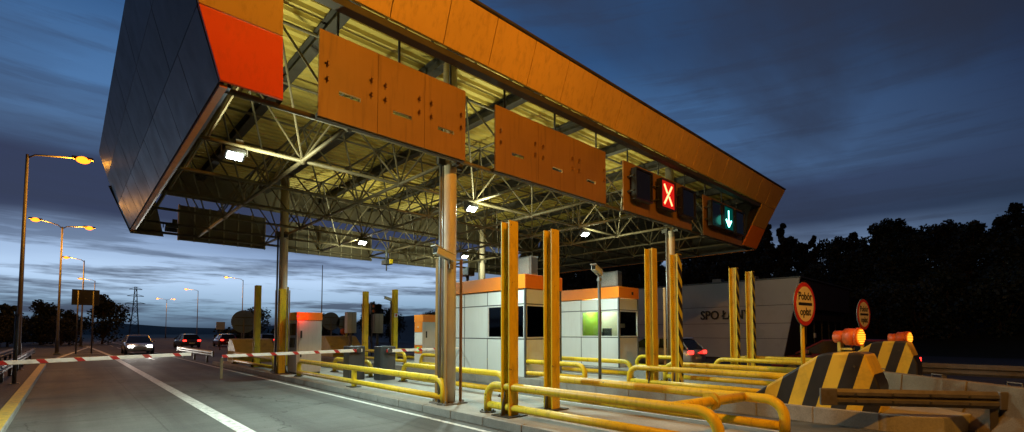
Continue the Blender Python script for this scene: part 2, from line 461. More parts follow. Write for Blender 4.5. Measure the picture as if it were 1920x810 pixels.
# how far the view direction is towards the afterglow (a little left of the road axis)
glow = math_n(nt, 'ADD', math_n(nt, 'MULTIPLY', sep.outputs['X'], .28), math_n(nt, 'MULTIPLY', sep.outputs['Y'], .96))
gl = nt.nodes.new('ShaderNodeMapRange'); gl.inputs['From Min'].default_value = .22; gl.inputs['From Max'].default_value = .90
nt.links.new(glow, gl.inputs['Value'])
sky = nt.nodes.new('ShaderNodeTexSky'); sky.sky_type = 'NISHITA'; sky.sun_disc = False
sky.sun_elevation = R(-3.); sky.sun_rotation = R(-10); sky.air_density = 1.; sky.dust_density = .6; sky.ozone_density = 3.
def vec_mul(a, b):
    n = nt.nodes.new('ShaderNodeVectorMath'); n.operation = 'MULTIPLY'
    nt.links.new(a, n.inputs[0]); n.inputs[1].default_value = b
    return n.outputs[0]
streakv = vec_mul(tc.outputs['Generated'], (3.4, 3.4, 40.))
st = noise(nt, streakv, 1.0, 9, .62)
st2 = noise(nt, vec_mul(tc.outputs['Generated'], (1.3, 1.3, 9.)), 1.0, 4, .5)
elw = math_n(nt, 'ADD', el, math_n(nt, 'MULTIPLY', math_n(nt, 'SUBTRACT', st2, .5), .11))
west = ramp(nt, elw, [(0., (.04, .065, .11)), (.025, (.09, .15, .23)), (.05, (.23, .37, .52)), (.11, (.50, .68, .93)), (.145, (.28, .40, .62)), (.185, (.036, .048, .095)),
                      (.255, (.034, .046, .095)), (.30, (.09, .185, .36)), (.38, (.075, .18, .38)), (.50, (.032, .10, .25))])
east = ramp(nt, elw, [(0., (.055, .095, .18)), (.12, (.048, .095, .19)), (.19, (.028, .050, .10)), (.25, (.038, .066, .14)), (.36, (.026, .048, .115)), (.44, (.018, .028, .065)), (.62, (.012, .022, .055))])
night = (.006, .008, .014)
back = nt.nodes.new('ShaderNodeMapRange'); back.inputs['From Min'].default_value = -.55; back.inputs['From Max'].default_value = .55
fw = math_n(nt, 'ADD', math_n(nt, 'MULTIPLY', sep.outputs['X'], .25), math_n(nt, 'MULTIPLY', sep.outputs['Y'], .97))
nt.links.new(fw, back.inputs['Value'])
east = mixc(nt, back.outputs[0], night, east)
clear = mixc(nt, gl.outputs[0], east, west)
cloudc = mixc(nt, gl.outputs[0], (.020, .026, .046), (.034, .044, .080))
cm = math_n(nt, 'ADD', cl, math_n(nt, 'MULTIPLY', math_n(nt, 'SUBTRACT', cl2, .5), .7))
high = ramp(nt, el, [(.10, (.0, .0, .0)), (.30, (1, 1, 1))])
cover = math_n(nt, 'MULTIPLY', ramp(nt, cm, [(.50, (0, 0, 0)), (.66, (1, 1, 1))]), math_n(nt, 'MULTIPLY', high, .82))
streaks = math_n(nt, 'MULTIPLY', ramp(nt, st, [(.49, (0, 0, 0)), (.60, (1, 1, 1))]), ramp(nt, el, [(0., (.9, .9, .9)), (.10, (.74, .74, .74)), (.2, (.3, .3, .3))]))
final = mixc(nt, cover, clear, cloudc)
final = mixc(nt, streaks, final, cloudc)
final = mixc(nt, .04, final, sky.outputs[0], 'ADD')
nt.links.new(final, bg.inputs['Color']); bg.inputs['Strength'].default_value = 1.0

# ------------------------------------------------------------------ ground
g = B(); g.sheet([(-900, -400, -.03), (1200, -400, -.03), (1200, 1500, -.03), (-900, 1500, -.03)])
struct(g.build('ground', M['grass']))
g = B(); g.sheet([(-.95, -70, 0), (26.5, -70, 0), (26.5, 30, 0), (-.95, 30, 0)])
struct(g.build('plaza_pavement', M['plaza']))
g = B(); g.sheet([(-.95, 30, -.004), (26.5, 30, -.004), (22, 420, -.004), (1.5, 420, -.004)])
g.sheet([(-30, 50, -.008), (0, 46, -.008), (0, 62, -.008), (-30, 70, -.008)])
g.sheet([(26.5, -70, -.004), (60, -70, -.004), (60, 60, -.004), (26.5, 60, -.004)])
struct(g.build('road', M['asphalt']))
g = B(); g.box((-.95, -60, -.02), (-.72, 33, .12), .015)
struct(g.build('kerb', M['kerb']))
g = B(); g.sheet([(-.94, -60, .125), (-.735, -60, .125), (-.735, 33, .125), (-.94, 33, .125)])
struct(g.build('kerb_marking', M['marky']))
g = B(); g.sheet([(-3.2, -60, .10), (-.95, -60, .10), (-.95, 33, .10), (-3.2, 33, .10)])
struct(g.build('pavement', M['pavers']))
# painted lines
g = B()
def strip(b, pts, wd, z):
    for (x0, y0), (x1, y1) in zip(pts, pts[1:]):
        d = Vector((x1 - x0, y1 - y0)).normalized(); n = Vector((-d.y, d.x)) * wd / 2
        b.sheet([(x0 - n.x, y0 - n.y, z), (x1 - n.x, y1 - n.y, z), (x1 + n.x, y1 + n.y, z), (x0 + n.x, y0 + n.y, z)])
strip(g, [(2.265, -20), (2.27, 44)], .24, .004)
strip(g, [(2.27, 44), (1.7, 75)], .24, .004)
strip(g, [(5.25, -20), (5.25, 120)], .10, .004)
strip(g, [(8.9, -20), (8.9, 26)], .10, .004)
for k in range(9): strip(g, [(3.9, 36 + k * 12), (3.9, 42 + k * 12)], .12, .004)
strip(g, [(-.6, 40), (2.1, 75)], .2, .004)
for k in range(5): strip(g, [(-.5 + .3 * k, 44 + 5 * k), (2.0 - .05 * k, 44 + 5 * k)], .3, .0045)
struct(g.build('lane_marking', M['markw']))

# toll islands (kerbed strips)
ISL = [(5.55, 8.15, .15), (10.25, 12.95, .28), (15.45, 18.1, .28)]
for (x0, x1, zt) in ISL:
    g = B()
    pts = [(x0, 1.6), (x0 + .35, .9), ((x0 + x1) / 2, .55), (x1 - .35, .9), (x1, 1.6), (x1, 27.5), (x1 - .5, 28.6), (x0 + .5, 28.6), (x0, 27.5)]
    g.prism([(x, y, -.02) for x, y in pts], (0, 0, zt + .02), .025)
    struct(g.build('traffic_island', M['island']))
    g = B()
    for k in range(27):
        y = 1.7 + k
        g.box((x0 - .012, y, 0), (x0 + .14, y + .975, zt + .006), .01)
    struct(g.build('island_kerb', M['kerb']))

# hills
g = B()
nx, ny = 26, 60
vs = []
for j in range(ny + 1):
    row = []
    for i in range(nx + 1):
        x = 41 + i * 4.5; y = -75 + j * 4
        t = min(1, max(0, (x - 43) / 22)); t = t * t * (3 - 2 * t)
        fall = 1 - min(1, max(0, (y - 70) / 90)) * .6
        row.append(g.bm.verts.new((x, y, -.2 + 8.0 * t * fall + math.sin(x * .3 + y * .17) * .25 * t + math.sin(y * .41) * .2 * t)))
    vs.append(row)
for j in range(ny):
    for i in range(nx):
        f = g.bm.faces.new((vs[j][i], vs[j][i + 1], vs[j + 1][i + 1], vs[j + 1][i])); f.smooth = True
struct(g.build('hill', M['grass']))
g = B()
prev = None
for k in range(50):
    a = -70 + k * 5; x = 390 * math.sin(R(a)) + 20; y = 390 * math.cos(R(a)) + 20
    h = 7.5 + 2.5 * math.sin(k * .7) + 1.2 * math.sin(k * 1.9)
    lo = g.bm.verts.new((x * .9, y * .9, -.5)); hi = g.bm.verts.new((x, y, h)); bk = g.bm.verts.new((x * 1.3, y * 1.3, -.5))
    if prev:
        for f in ((prev[0], lo, hi, prev[1]), (prev[1], hi, bk, prev[2])): g.bm.faces.new(f).smooth = True
    prev = (lo, hi, bk)
struct(g.build('hills', M['grass']))

# ------------------------------------------------------------------ toll canopy
S = .365
def fy(z, base=8.0): return base - S * (z - 5.44)          # the front frame leans outwards going up
can = thing('toll_canopy', 'long steel toll canopy with tan fascia, red corner panel and open truss ceiling', 'canopy', (12, 15, 0))
ZB, Z1, Z2, ZT = 5.44, 6.30, 7.20, 8.10
YB = 22.2
OUTL = {ZB: 1.53, Z1: 1.18, Z2: .86, ZT: .60}; INL = {ZB: 2.43, Z1: 2.31, Z2: 2.2}
OUTR = {ZB: 22.68, Z1: 22.86, Z2: 23.2, ZT: 23.56}; INR = {ZB: 21.12, Z1: 21.38, Z2: 21.63}
def slab(b, xa0, xb0, z0, xa1, xb1, z1, th=.06, gap=.008):
    y0, y1 = fy(z0), fy(z1)
    z0 += gap; z1 -= gap
    b.hexa([(xa0 + gap, y0, z0), (xb0 - gap, y0, z0), (xb0 - gap, y0 + th, z0), (xa0 + gap, y0 + th, z0),
            (xa1 + gap, y1, z1), (xb1 - gap, y1, z1), (xb1 - gap, y1 + th, z1), (xa1 + gap, y1 + th, z1)], .006)
# fascia band
xs = [.9] + [2.83 + 1.125 * k for k in range(18)] + [23.2]
for i in range(len(xs) - 1):
    b = B()
    a0 = OUTL[Z2] if i == 0 else xs[i]; a1 = OUTL[ZT] if i == 0 else xs[i]
    c0 = OUTR[Z2] if i == len(xs) - 2 else xs[i + 1]; c1 = OUTR[ZT] if i == len(xs) - 2 else xs[i + 1]
    slab(b, a0, c0, Z2, a1, c1, ZT); b.build('fascia_panel', M['fascia'], can)
b = B(); slab(b, OUTL[ZB], INL[ZB], ZB, OUTL[Z1], INL[Z1], Z1); b.build('fascia_panel', M['redpanel'], can, 'bright red panel at the lower left corner')
b = B(); slab(b, OUTL[Z1], INL[Z1], Z1, OUTL[Z2], INL[Z2], Z2); b.build('fascia_panel', M['fascia'], can)
b = B(); slab(b, INR[ZB], OUTR[ZB], ZB, INR[Z1], OUTR[Z1], Z1); b.build('fascia_panel', M['orange'], can, 'orange red panel at the lower right corner')
b = B(); slab(b, INR[Z1], OUTR[Z1], Z1, INR[Z2], OUTR[Z2], Z2); b.build('fascia_panel', M['fascia'], can)
# leg returns (depth of the frame behind its face)
for D, sg in ((INL, 1), (INR, -1)):
    b = B(); pts = [(D[ZB], fy(ZB) + .07, ZB), (D[Z1], fy(Z1) + .07, Z1), (D[Z2], fy(Z2) + .07, Z2), (D[Z2], fy(Z2) + .42, Z2), (D[Z1], fy(Z1) + .42, Z1), (D[ZB], fy(ZB) + .42, ZB)]
    b.bm.faces.new([b.bm.verts.new(q) for q in (pts[0], pts[1], pts[4], pts[5])]); vv = b.bm.verts[:]
    b.bm.verts.ensure_lookup_table(); v = b.bm.verts
    n2 = b.bm.verts.new(pts[2]); n3 = b.bm.verts.new(pts[3]); b.bm.verts.ensure_lookup_table()
    b.bm.faces.new([b.bm.verts[1], n2, n3, b.bm.verts[2]])
    bmesh.ops.solidify(b.bm, geom=b.bm.faces[:], thickness=.03)
    b.build('frame_return', M['girder'], can)
b = B(); b.box((.62, 6.98, 8.105), (23.5, 7.16, 8.15)); b.build('parapet_cap', M['girder'], can)
b = B(); b.box((2.3, 7.42, 7.06), (21.6, 7.62, 7.19)); b.box((2.3, 7.62, 7.10), (21.6, 7.64, 7.19)); b.build('edge_beam', M['girder'], can)
# end cladding: upper two rows above the crease, one lower row
def clad(D, sg, matl):
    rows = [(ZB, Z1, 9), (Z1, Z2, 6), (Z2, ZT, 6)]
    for za, zb, n in rows:
        for k in range(n):
            b = B()
            def P(z, t): return fy(z) + .07 + (YB - fy(z) - .1) * t
            xa, xb = D[za], D[zb]; g_ = .013; th = -sg * .05
            ya0, ya1 = P(za, k / n) + g_, P(za, (k + 1) / n) - g_
            yb0, yb1 = P(zb, k / n) + g_, P(zb, (k + 1) / n) - g_
            b.hexa([(xa, ya0, za + g_), (xa + th, ya0, za + g_), (xa + th, ya1, za + g_), (xa, ya1, za + g_),
                    (xb, yb0, zb - g_), (xb + th, yb0, zb - g_), (xb + th, yb1, zb - g_), (xb, yb1, zb - g_)])
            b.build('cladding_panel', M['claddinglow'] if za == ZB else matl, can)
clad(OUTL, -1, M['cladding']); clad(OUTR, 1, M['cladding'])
for D, sg in ((OUTL, 1), (OUTR, -1)):
    b = B(); x = D[ZB]
    b.box((x + sg * .02, 8.1, ZB - .045), (x + sg * .12, YB - .05, ZB - .002)); b.build('bottom_trim', M['trim'], can)
    b = B(); b.box((x + sg * .125, 8.1, ZB - .03), (x + sg * .17, YB - .1, ZB + .04)); b.build('inner_liner', M['black'], can)
    # backing sheet so the joints of the cladding read dark instead of open
    b = B()
    for za, zb in ((ZB, Z1), (Z1, Z2), (Z2, ZT)):
        xa, xb = D[za] + sg * .06, D[zb] + sg * .06
        b.hexa([(xa, fy(za) + .08, za), (xa + sg * .02, fy(za) + .08, za), (xa + sg * .02, YB - .06, za), (xa, YB - .06, za),
                (xb, fy(zb) + .08, zb), (xb + sg * .02, fy(zb) + .08, zb), (xb + sg * .02, YB - .06, zb), (xb, YB - .06, zb)])
    b.build('cladding_backing', M['girder'], can)
# back frame
b = B(); b.box((.95, YB - .06, 6.95), (23.2, YB, 8.08)); b.build('back_fascia', M['boardback'], can)
for D, I in ((OUTL, INL), (OUTR, INR)):
    b = B(); b.prism([(D[ZB] + (.03 if D is OUTL else -.03), YB - .05, ZB - .12), (I[ZB] + (.12 if D is OUTL else -.12), YB - .05, ZB - .12), (I[Z2] + (0.), YB - .05, 6.94), (D[Z2] + (.03 if D is OUTL else -.03), YB - .05, 6.94)], (0, .05, 0))
    b.build('back_leg', M['boardback'], can)
# corrugated roof deck
b = B(); y = 7.2; per = .30; rows = []
while y < YB - .1:
    for dy, dz in ((0, 0), (.13, 0), (.165, .075), (.265, .075)):
        rows.append((y + dy, 8.0 + dz))
    y += per
va = [b.bm.verts.new((.72, yy, z_)) for yy, z_ in rows]; vb = [b.bm.verts.new((23.42, yy, z_)) for yy, z_ in rows]
for i in range(len(rows) - 1): b.bm.faces.new((va[i], va[i + 1], vb[i + 1], vb[i]))
b.build('roof_deck', M['deck'], can)
b = B(); b.box((.74, 7.14, 8.10), (23.4, YB - .06, 8.16)); b.build('roof_membrane', M['girder'], can)
XK = [1.95 + 0] + [3.65 + 2.4 * k for k in range(8)]
YJ = [8.3 + 2.35 * j for j in range(6)] + [22.05]
for X in [3.65 + 2.4 * k for k in range(-1, 9)]:
    if X < 1.0: continue
    b = B(); wv = .11
    b.box((X - wv, 7.45, 7.95), (X + wv, YB - .1, 7.975)); b.box((X - wv, 7.45, 7.70), (X + wv, YB - .1, 7.725)); b.box((X - .012, 7.45, 7.725), (X + .012, YB - .1, 7.95))
    b.build('girder', M['girder'], can)
XN = [1.85] + [3.65 + 2.4 * k for k in range(8)] + [22.3]
ZC, ZU = 5.45, 7.66
for j, Y in enumerate(YJ):
    b = B(); b.cyl((1.6, Y, ZC), (22.5, Y, ZC), .05 if j in (0, 6) else .042, n=8); b.build('bottom_chord', M['steel'], can)
for X in XN[1:-1]:
    b = B(); b.cyl((X, 8.3, ZC + .005), (X, 22.05, ZC + .005), .045, n=8)
    for Y in YJ: b.ball((X, Y, ZC), .085)
    b.build('bottom_chord', M['steel'], can)
for i in range(len(XN) - 1):                     # bracing fans rising from every node to the upper chord
    X0, X1 = XN[i], XN[i + 1]; xm = (X0 + X1) / 2
    b = B()
    for j in range(len(YJ) - 1):
        ym = (YJ[j] + YJ[j + 1]) / 2
        for X in (X0, X1):
            for Y in (YJ[j], YJ[j + 1]): b.cyl((X, Y, ZC), (xm, ym, ZU), .025, n=6)
        b.ball((xm, ym, ZU), .07)
    b.build('web_bracing', M['steel'], can)
    b = B(); b.cyl((xm, (YJ[0] + YJ[1]) / 2, ZU), (xm, (YJ[5] + YJ[6]) / 2, ZU), .036, n=8); b.build('upper_chord', M['steel'], can)
b = B()
for j in range(len(YJ) - 1):
    ym = (YJ[j] + YJ[j + 1]) / 2
    b.cyl(((XN[0] + XN[1]) / 2, ym, ZU), ((XN[-2] + XN[-1]) / 2, ym, ZU), .034, n=8)
b.build('upper_chord', M['steel'], can)
b = B()
for k in range(18):
    X = 3.0 + k * 1.05
    b.cyl((X, 7.66, 7.12), (X + (.12 if k % 2 else 0), 7.9, 7.95), .028, n=6)
b.build('edge_strut', M['girder'], can)
# columns
for (X, Y, zi) in ((6.1, 8.55, .15), (6.02, 19.4, .15), (16.02, 8.62, .28), (16.0, 19.4, .28)):
    b = B(); b.cyl((X, Y, zi), (X, Y, 7.72), .155, n=32); c = b.build('column', M['column'], can)
    b = B(); b.box((X - .3, Y - .3, zi), (X + .3, Y + .3, zi + .03), .005)
    for dx in (-.23, .23):
        for dy in (-.23, .23): b.cyl((X + dx, Y + dy, zi + .03), (X + dx, Y + dy, zi + .08), .022, n=6)
    b.build('base_plate', M['conduit'], c)
    b = B(); b.cyl((X - .20, Y + .05, zi + .03), (X - .20, Y + .05, 5.4), .035, n=10)
    b.build('conduit', M['conduit'], c)
    for dx in (-1, 1):
        for dy in (-1, 1):
            cx_, cy_ = X + dx * .20, Y + dy * .17
            b = B(); b.box((cx_ - .008, cy_ - .045, zi + .03), (cx_ + .008, cy_ + .045, 3.3), .002); b.build('corner_guard', M['board'], c)
    b = B(); b.box((X - .32, Y - .05, 5.36), (X + .32, Y + .05, 5.56)); b.box((X - .05, Y - .32, 5.34), (X + .05, Y + .32, 5.54)); b.build('capital_bracket', M['girder'], c)

# ------------------------------------------------------------------ lane sign boards hung on the canopy
FB = [(2.97, 6.10, (4.06, 5.075), 'brown three part sign board with empty brackets and slots, next to the red corner panel'),
      (6.95, 11.17, (8.36, 9.78), 'brown sign board with empty brackets, second from the red panel along the canopy front'),
      (12.06, 16.4, (13.5, 15.0), 'dark brown sign board behind the red cross signal'),
      (17.35, 21.0, (18.5, 19.7), 'dark brown sign board behind the green arrow signal at the right canopy end')]
for n, (x0, x1, js, lab) in enumerate(FB):
    t = thing('lane_sign_board', lab, 'sign board', ((x0 + x1) / 2, 8.0, 5.36), 0, 'sign boards along the canopy front')
    ed = [x0, *js, x1]
    for a, c in zip(ed, ed[1:]):
        b = B()
        cen = (a + c) / 2
        # the slot is a real opening: four pieces round it
        if n < 2:
            s0, s1, sz0, sz1 = cen - .19, cen + .21, 5.83, 5.905
            b.box((a + .004, 7.98, 5.36), (c - .004, 8.02, sz0)); b.box((a + .004, 7.98, sz1), (c - .004, 8.02, 6.88))
            b.box((a + .004, 7.98, sz0), (s0, 8.02, sz1)); b.box((s1, 7.98, sz0), (c - .004, 8.02, sz1))
        else:
            b.box((a + .004, 7.98, 5.36), (c - .004, 8.02, 6.88), .004)
        p = b.build('panel', M['board'], t)
        if n < 2:
            for xx in (a + .14, c - .14):
                for zc in (6.30, 6.03):
                    b = B(); b.box((xx - .01, 7.90, zc - .04), (xx + .01, 7.979, zc + .045)); b.box((xx - .035, 7.89, zc + .015), (xx + .012, 7.905, zc + .05), .003); b.build('mounting_bracket', M['board'], p)
    b = B(); b.box((x0, 8.02, 5.34), (x1, 8.10, 5.42)); b.box((x0, 8.02, 6.78), (x1, 8.08, 6.86)); b.build('support_rail', M['girder'], t)
    for k in range(3):
        xx = x0 + .35 + k * (x1 - x0 - .7) / 2
        b = B(); b.tube([(xx, 8.06, 6.86), (xx, 8.06, 7.36), (xx, 8.03, 7.42), (xx + .02, 7.74, 7.55), (xx + .02, 7.55, 7.6)], .025, 8); b.build('hanger', M['girder'], t)
BBK = [(3.0, 6.15, 'dark back of the sign board hung at the left end of the canopy rear'), (6.9, 11.1, 'dark back of the wide sign board at the canopy rear above the ticket kiosk'),
       (12.1, 16.3, 'dark back of the sign board at the canopy rear behind the front column'), (17.3, 21.0, 'dark back of the sign board at the far right of the canopy rear')]
for (x0, x1, lab) in BBK:
    t = thing('rear_sign_board', lab, 'sign board', ((x0 + x1) / 2, 22.3, 5.28), 0, 'sign boards along the canopy rear')
    b = B(); b.box((x0, 22.3, 5.28), (x1, 22.34, 6.66)); p = b.build('panel', M['boardback'], t)
    n = int((x1 - x0) / .52)
    for k in range(n + 1):
        xx = x0 + .03 + k * (x1 - x0 - .06) / n
        b = B(); b.box((xx - .022, 22.24, 5.26), (xx + .022, 22.30, 6.68)); b.build('rib', M['rib'], t)
    for zc in (5.32, 5.85, 6.4):
        b = B(); b.box((x0, 22.20, zc - .02), (x1, 22.24, zc + .02)); b.build('support_rail', M['steel'], t)

# ------------------------------------------------------------------ lane signals
def lane_signal(xc, wd, lab, kind):
    t = thing('lane_signal', lab, 'lane signal', (xc, 7.72, 5.68), 0, 'lane signals on the canopy boards')
    z0, z1 = 5.70, 6.66; x0, x1 = xc - wd / 2, xc + wd / 2; y0 = 7.74
    b = B(); b.box((x0, y0, z0), (x1, y0 + .14, z1), .012); h = b.build('housing', M['black'], t)
    b = B()                                      # raised rim round the screen
    b.box((x0, y0 - .05, z0), (x0 + .04, y0 - .001, z1)); b.box((x1 - .04, y0 - .05, z0), (x1, y0 - .001, z1))
    b.box((x0 + .041, y0 - .05, z1 - .04), (x1 - .041, y0 - .001, z1)); b.box((x0 + .041, y0 - .05, z0), (x1 - .041, y0 - .001, z0 + .04)); b.build('rim', M['black'], t)
    b = B(); b.box((x0 + .045, y0 - .012, z0 + .045), (x1 - .045, y0 - .003, z1 - .045))
    b.build('screen', {'off': M['carglass'], 'cross': M['redface'], 'arrow': M['grnface']}[kind], t)
    for zc in (5.95, 6.4):
        b = B(); b.box((x0 - .06, y0 + .02, zc - .02), (x0 - .004, y0 + .24, zc + .02)); b.build('mounting_bracket', M['girder'], t)
    zc = (z0 + z1) / 2; hw = wd * .27; hh = .32; s = .035
    def stroke(b, a, c):
        a = Vector(a); c = Vector(c); d = (c - a); L = d.length; d.normalize(); nrm = Vector((-d.z, 0, d.x)) * s
        b.prism([a + nrm, a - nrm, c - nrm, c + nrm], (0, -.014, 0))
    yy = y0 - .016
    if kind == 'cross':
        b = B(); stroke(b, (xc - hw, yy, zc - hh), (xc + hw, yy, zc + hh)); b.build('cross_stroke', M['redled'], t)
        for sg in (-1, 1):
            b = B(); stroke(b, (xc + sg * hw, yy, zc - sg * hh), (xc + sg * .05, yy, zc - sg * .05)); b.build('cross_stroke', M['redled'], t)
    if kind == 'arrow':
        b = B(); stroke(b, (xc, yy, zc + hh), (xc, yy, zc - hh * .55)); b.build('arrow_shaft', M['grnled'], t)
        b = B(); stroke(b, (xc - hw, yy, zc - hh * .2), (xc, yy, zc - hh)); stroke(b, (xc + hw, yy - .001, zc - hh * .2), (xc, yy - .001, zc - hh)); b.build('arrow_head', M['grnled'], t)
    return t
lane_signal(12.78, .95, 'dark unlit lane signal to the left of the lit red cross', 'off')
t = lane_signal(14.25, .92, 'lane signal showing a glowing red X', 'cross')
lamp('signal_light', 'POINT', (0, -.25, .5), (1, .06, .03), 2.5, t, .2)
lane_signal(15.68, .98, 'dark unlit lane signal to the right of the lit red cross', 'off')
lane_signal(17.95, .95, 'dark unlit lane signal to the left of the green arrow', 'off')
t = lane_signal(19.0, .92, 'lane signal showing a glowing green arrow pointing down', 'arrow')
lamp('signal_light', 'POINT', (0, -.25, .5), (.1, 1, .75), 2., t, .2)
lane_signal(20.15, .95, 'dark unlit lane signal to the right of the green arrow', 'off')

# ------------------------------------------------------------------ canopy floodlights
def floodlight(X, Y, lab, lit=True, e=260):
    t = thing('floodlight', lab, 'floodlight', (X, Y, 5.26), 0, 'floodlights under the canopy')
    m3 = Matrix.Rotation(R(-32), 3, 'X')               # aimed down and towards the approach
    c = Vector((0, 0, 0))
    b = B(); b.obox(c, (.18, .13, .05), m3, .012); b.obox(c + m3 @ Vector((0, 0, .085)), (.15, .10, .034), m3, .01); b.build('housing', M['darkbox'], t, None, False)
    b = B(); b.obox(c + m3 @ Vector((0, 0, -.054)), (.135, .085, .004), m3); b.build('lens', M['ledlens'] if lit else M['carglass'], t, None, False)
    b = B(); b.tube([(-.23, 0, 0), (-.23, 0, .17), (0, 0, .20), (.23, 0, .17), (.23, 0, 0)], .016, 8); b.build('bracket', M['girder'], t, None, False)
    b = B(); b.box((.04, .09, .14), (.18, .2, .36), .01); b.build('driver_box', M['girder'], t, None, False)
    if lit: lamp('floodlight_bulb', 'SPOT', c + m3 @ Vector((0, 0, -.10)), (.75, 1., .91), e, t, .12, (R(-16), 0, 0), R(168), .8); sg = 1 if Y > 15 else -1; lamp('added_ceiling_fill', 'SPOT', Vector((.05, sg * .6, -.32)), (.92, 1., .66), min(e, 1350) * (.5 if sg > 0 else .34), t, .1, Vector((-.5, -.5 if sg > 0 else .15, -.8)).to_track_quat('Z', 'Y').to_euler(), R(150), .6)  # second spot is an added unseen light, set clear to brighten the ceiling
FL = [(2.33, 10.65, 'floodlight glaring white under the canopy beside the red corner panel', 2100), (8.36, 10.65, 'lit floodlight just right of the front orange column top', 1150), (13.57, 10.65, 'lit floodlight over the right hand booth lane', 1050),
      (8.42, 17.7, 'lit floodlight at the back of the canopy above the mast', 900), (13.5, 17.7, 'lit floodlight at the back of the canopy beside the column camera', 900)]
for X, Y, lab, e in FL: floodlight(X, Y, lab, True, e)
floodlight(2.5, 19.9, 'unlit floodlight under the back left corner of the canopy', False)

# ------------------------------------------------------------------ hanging sensor on the rear chord
t = thing('overhead_scanner', 'small dark scanner with yellow cover hanging under the canopy rear', 'sensor', (10.4, 19.4, 4.6))
b = B(); b.cyl((10.4, 19.4, 4.95), (10.4, 19.4, 5.45), .06, n=10); b.cyl((10.4, 19.4, 4.45), (10.4, 19.4, 4.8), .03, n=8); b.build('drop_pole', M['darkbox'], t)
b = B(); b.box((10.25, 19.2, 4.72), (10.6, 19.6, 4.92), .02); b.build('housing', M['darkbox'], t)
b = B(); b.box((10.42, 19.12, 4.75), (10.58, 19.19, 4.95), .02); b.build('cover', M['yellow'], t)

# ------------------------------------------------------------------ tall H section guard posts
def guard_post(X, Y, zi, lab, striped=False, h=3.62, sw=.30):
    t = thing('guard_post', lab, 'guard post', (X, Y, zi), 0, 'tall yellow guard posts on the island ends')
    wd, dp, th = .23, .23, .026
    b = B()
    b.box((X - wd / 2, Y - dp / 2, zi + .02), (X + wd / 2, Y - dp / 2 + th, zi + h), .004)
    b.box((X - wd / 2, Y + dp / 2 - th, zi + .02), (X + wd / 2, Y + dp / 2, zi + h), .004)
    b.box((X - .012, Y - dp / 2 + th + .0005, zi + .02), (X + .012, Y + dp / 2 - th - .0005, zi + h))
    b.build('post', M['yellow'], t)
    if striped:
        b = B(); b.box((X - wd / 2, Y - dp / 2 - .006, zi + .05), (X + wd / 2, Y - dp / 2 - .001, zi + h - .02)); b.build('warning_stripe', M['postyb'], t)
    b = B(); b.box((X - .24, Y - .24, zi), (X + .24, Y + .24, zi + .022), .004)
    for sx in (-1, 1):
        b.prism([(X + sx * .122, Y - .01, zi + .023), (X + sx * .22, Y - .01, zi + .023), (X + sx * .122, Y - .01, zi + .45)], (0, .02, 0))
    b.build('base_plate', M['girder'], t)
    return t
guard_post(6.02, 6.5, .15, 'tall yellow H post left of the orange roofed booth corner')
guard_post(7.14, 6.46, .15, 'tall yellow H post between the two booths')
guard_post(10.86, 6.4, .28, 'tall yellow H post beside the right hand booth', False, 3.55)
guard_post(12.15, 6.4, .28, 'tall yellow post with black stripes in front of the right canopy column', True, 3.55)
guard_post(16.17, 6.45, .28, 'left of the two striped posts in front of the grey office building', True, 3.55)
guard_post(17.56, 6.45, .28, 'right of the two striped posts in front of the grey office building', True, 3.55)
guard_post(6.1, 23.0, .15, 'lone greenish yellow post left of the rear canopy column', False, 3.6)
guard_post(5.82, 18.8, .15, 'greenish yellow post standing directly before the rear canopy column', False, 3.15)
guard_post(7.25, 23.0, .15, 'greenish yellow post hugging the right side of the rear canopy column', False, 3.6)
guard_post(10.93, 22.5, .28, 'greenish yellow post between the grey traffic signal cabinets', False, 3.45)
t = guard_post(12.3, 22.0, .28, 'greenish yellow post carrying a small red and white plate', False, 3.6)
b = B(); b.box((12.2, 21.855, 2.45), (12.4, 21.87, 2.65), .003); p = b.build('plate', M['whitepaint'], t)
b = B(); b.box((12.26, 21.846, 2.49), (12.34, 21.853, 2.61)); b.build('emblem', M['redpaint'], p)

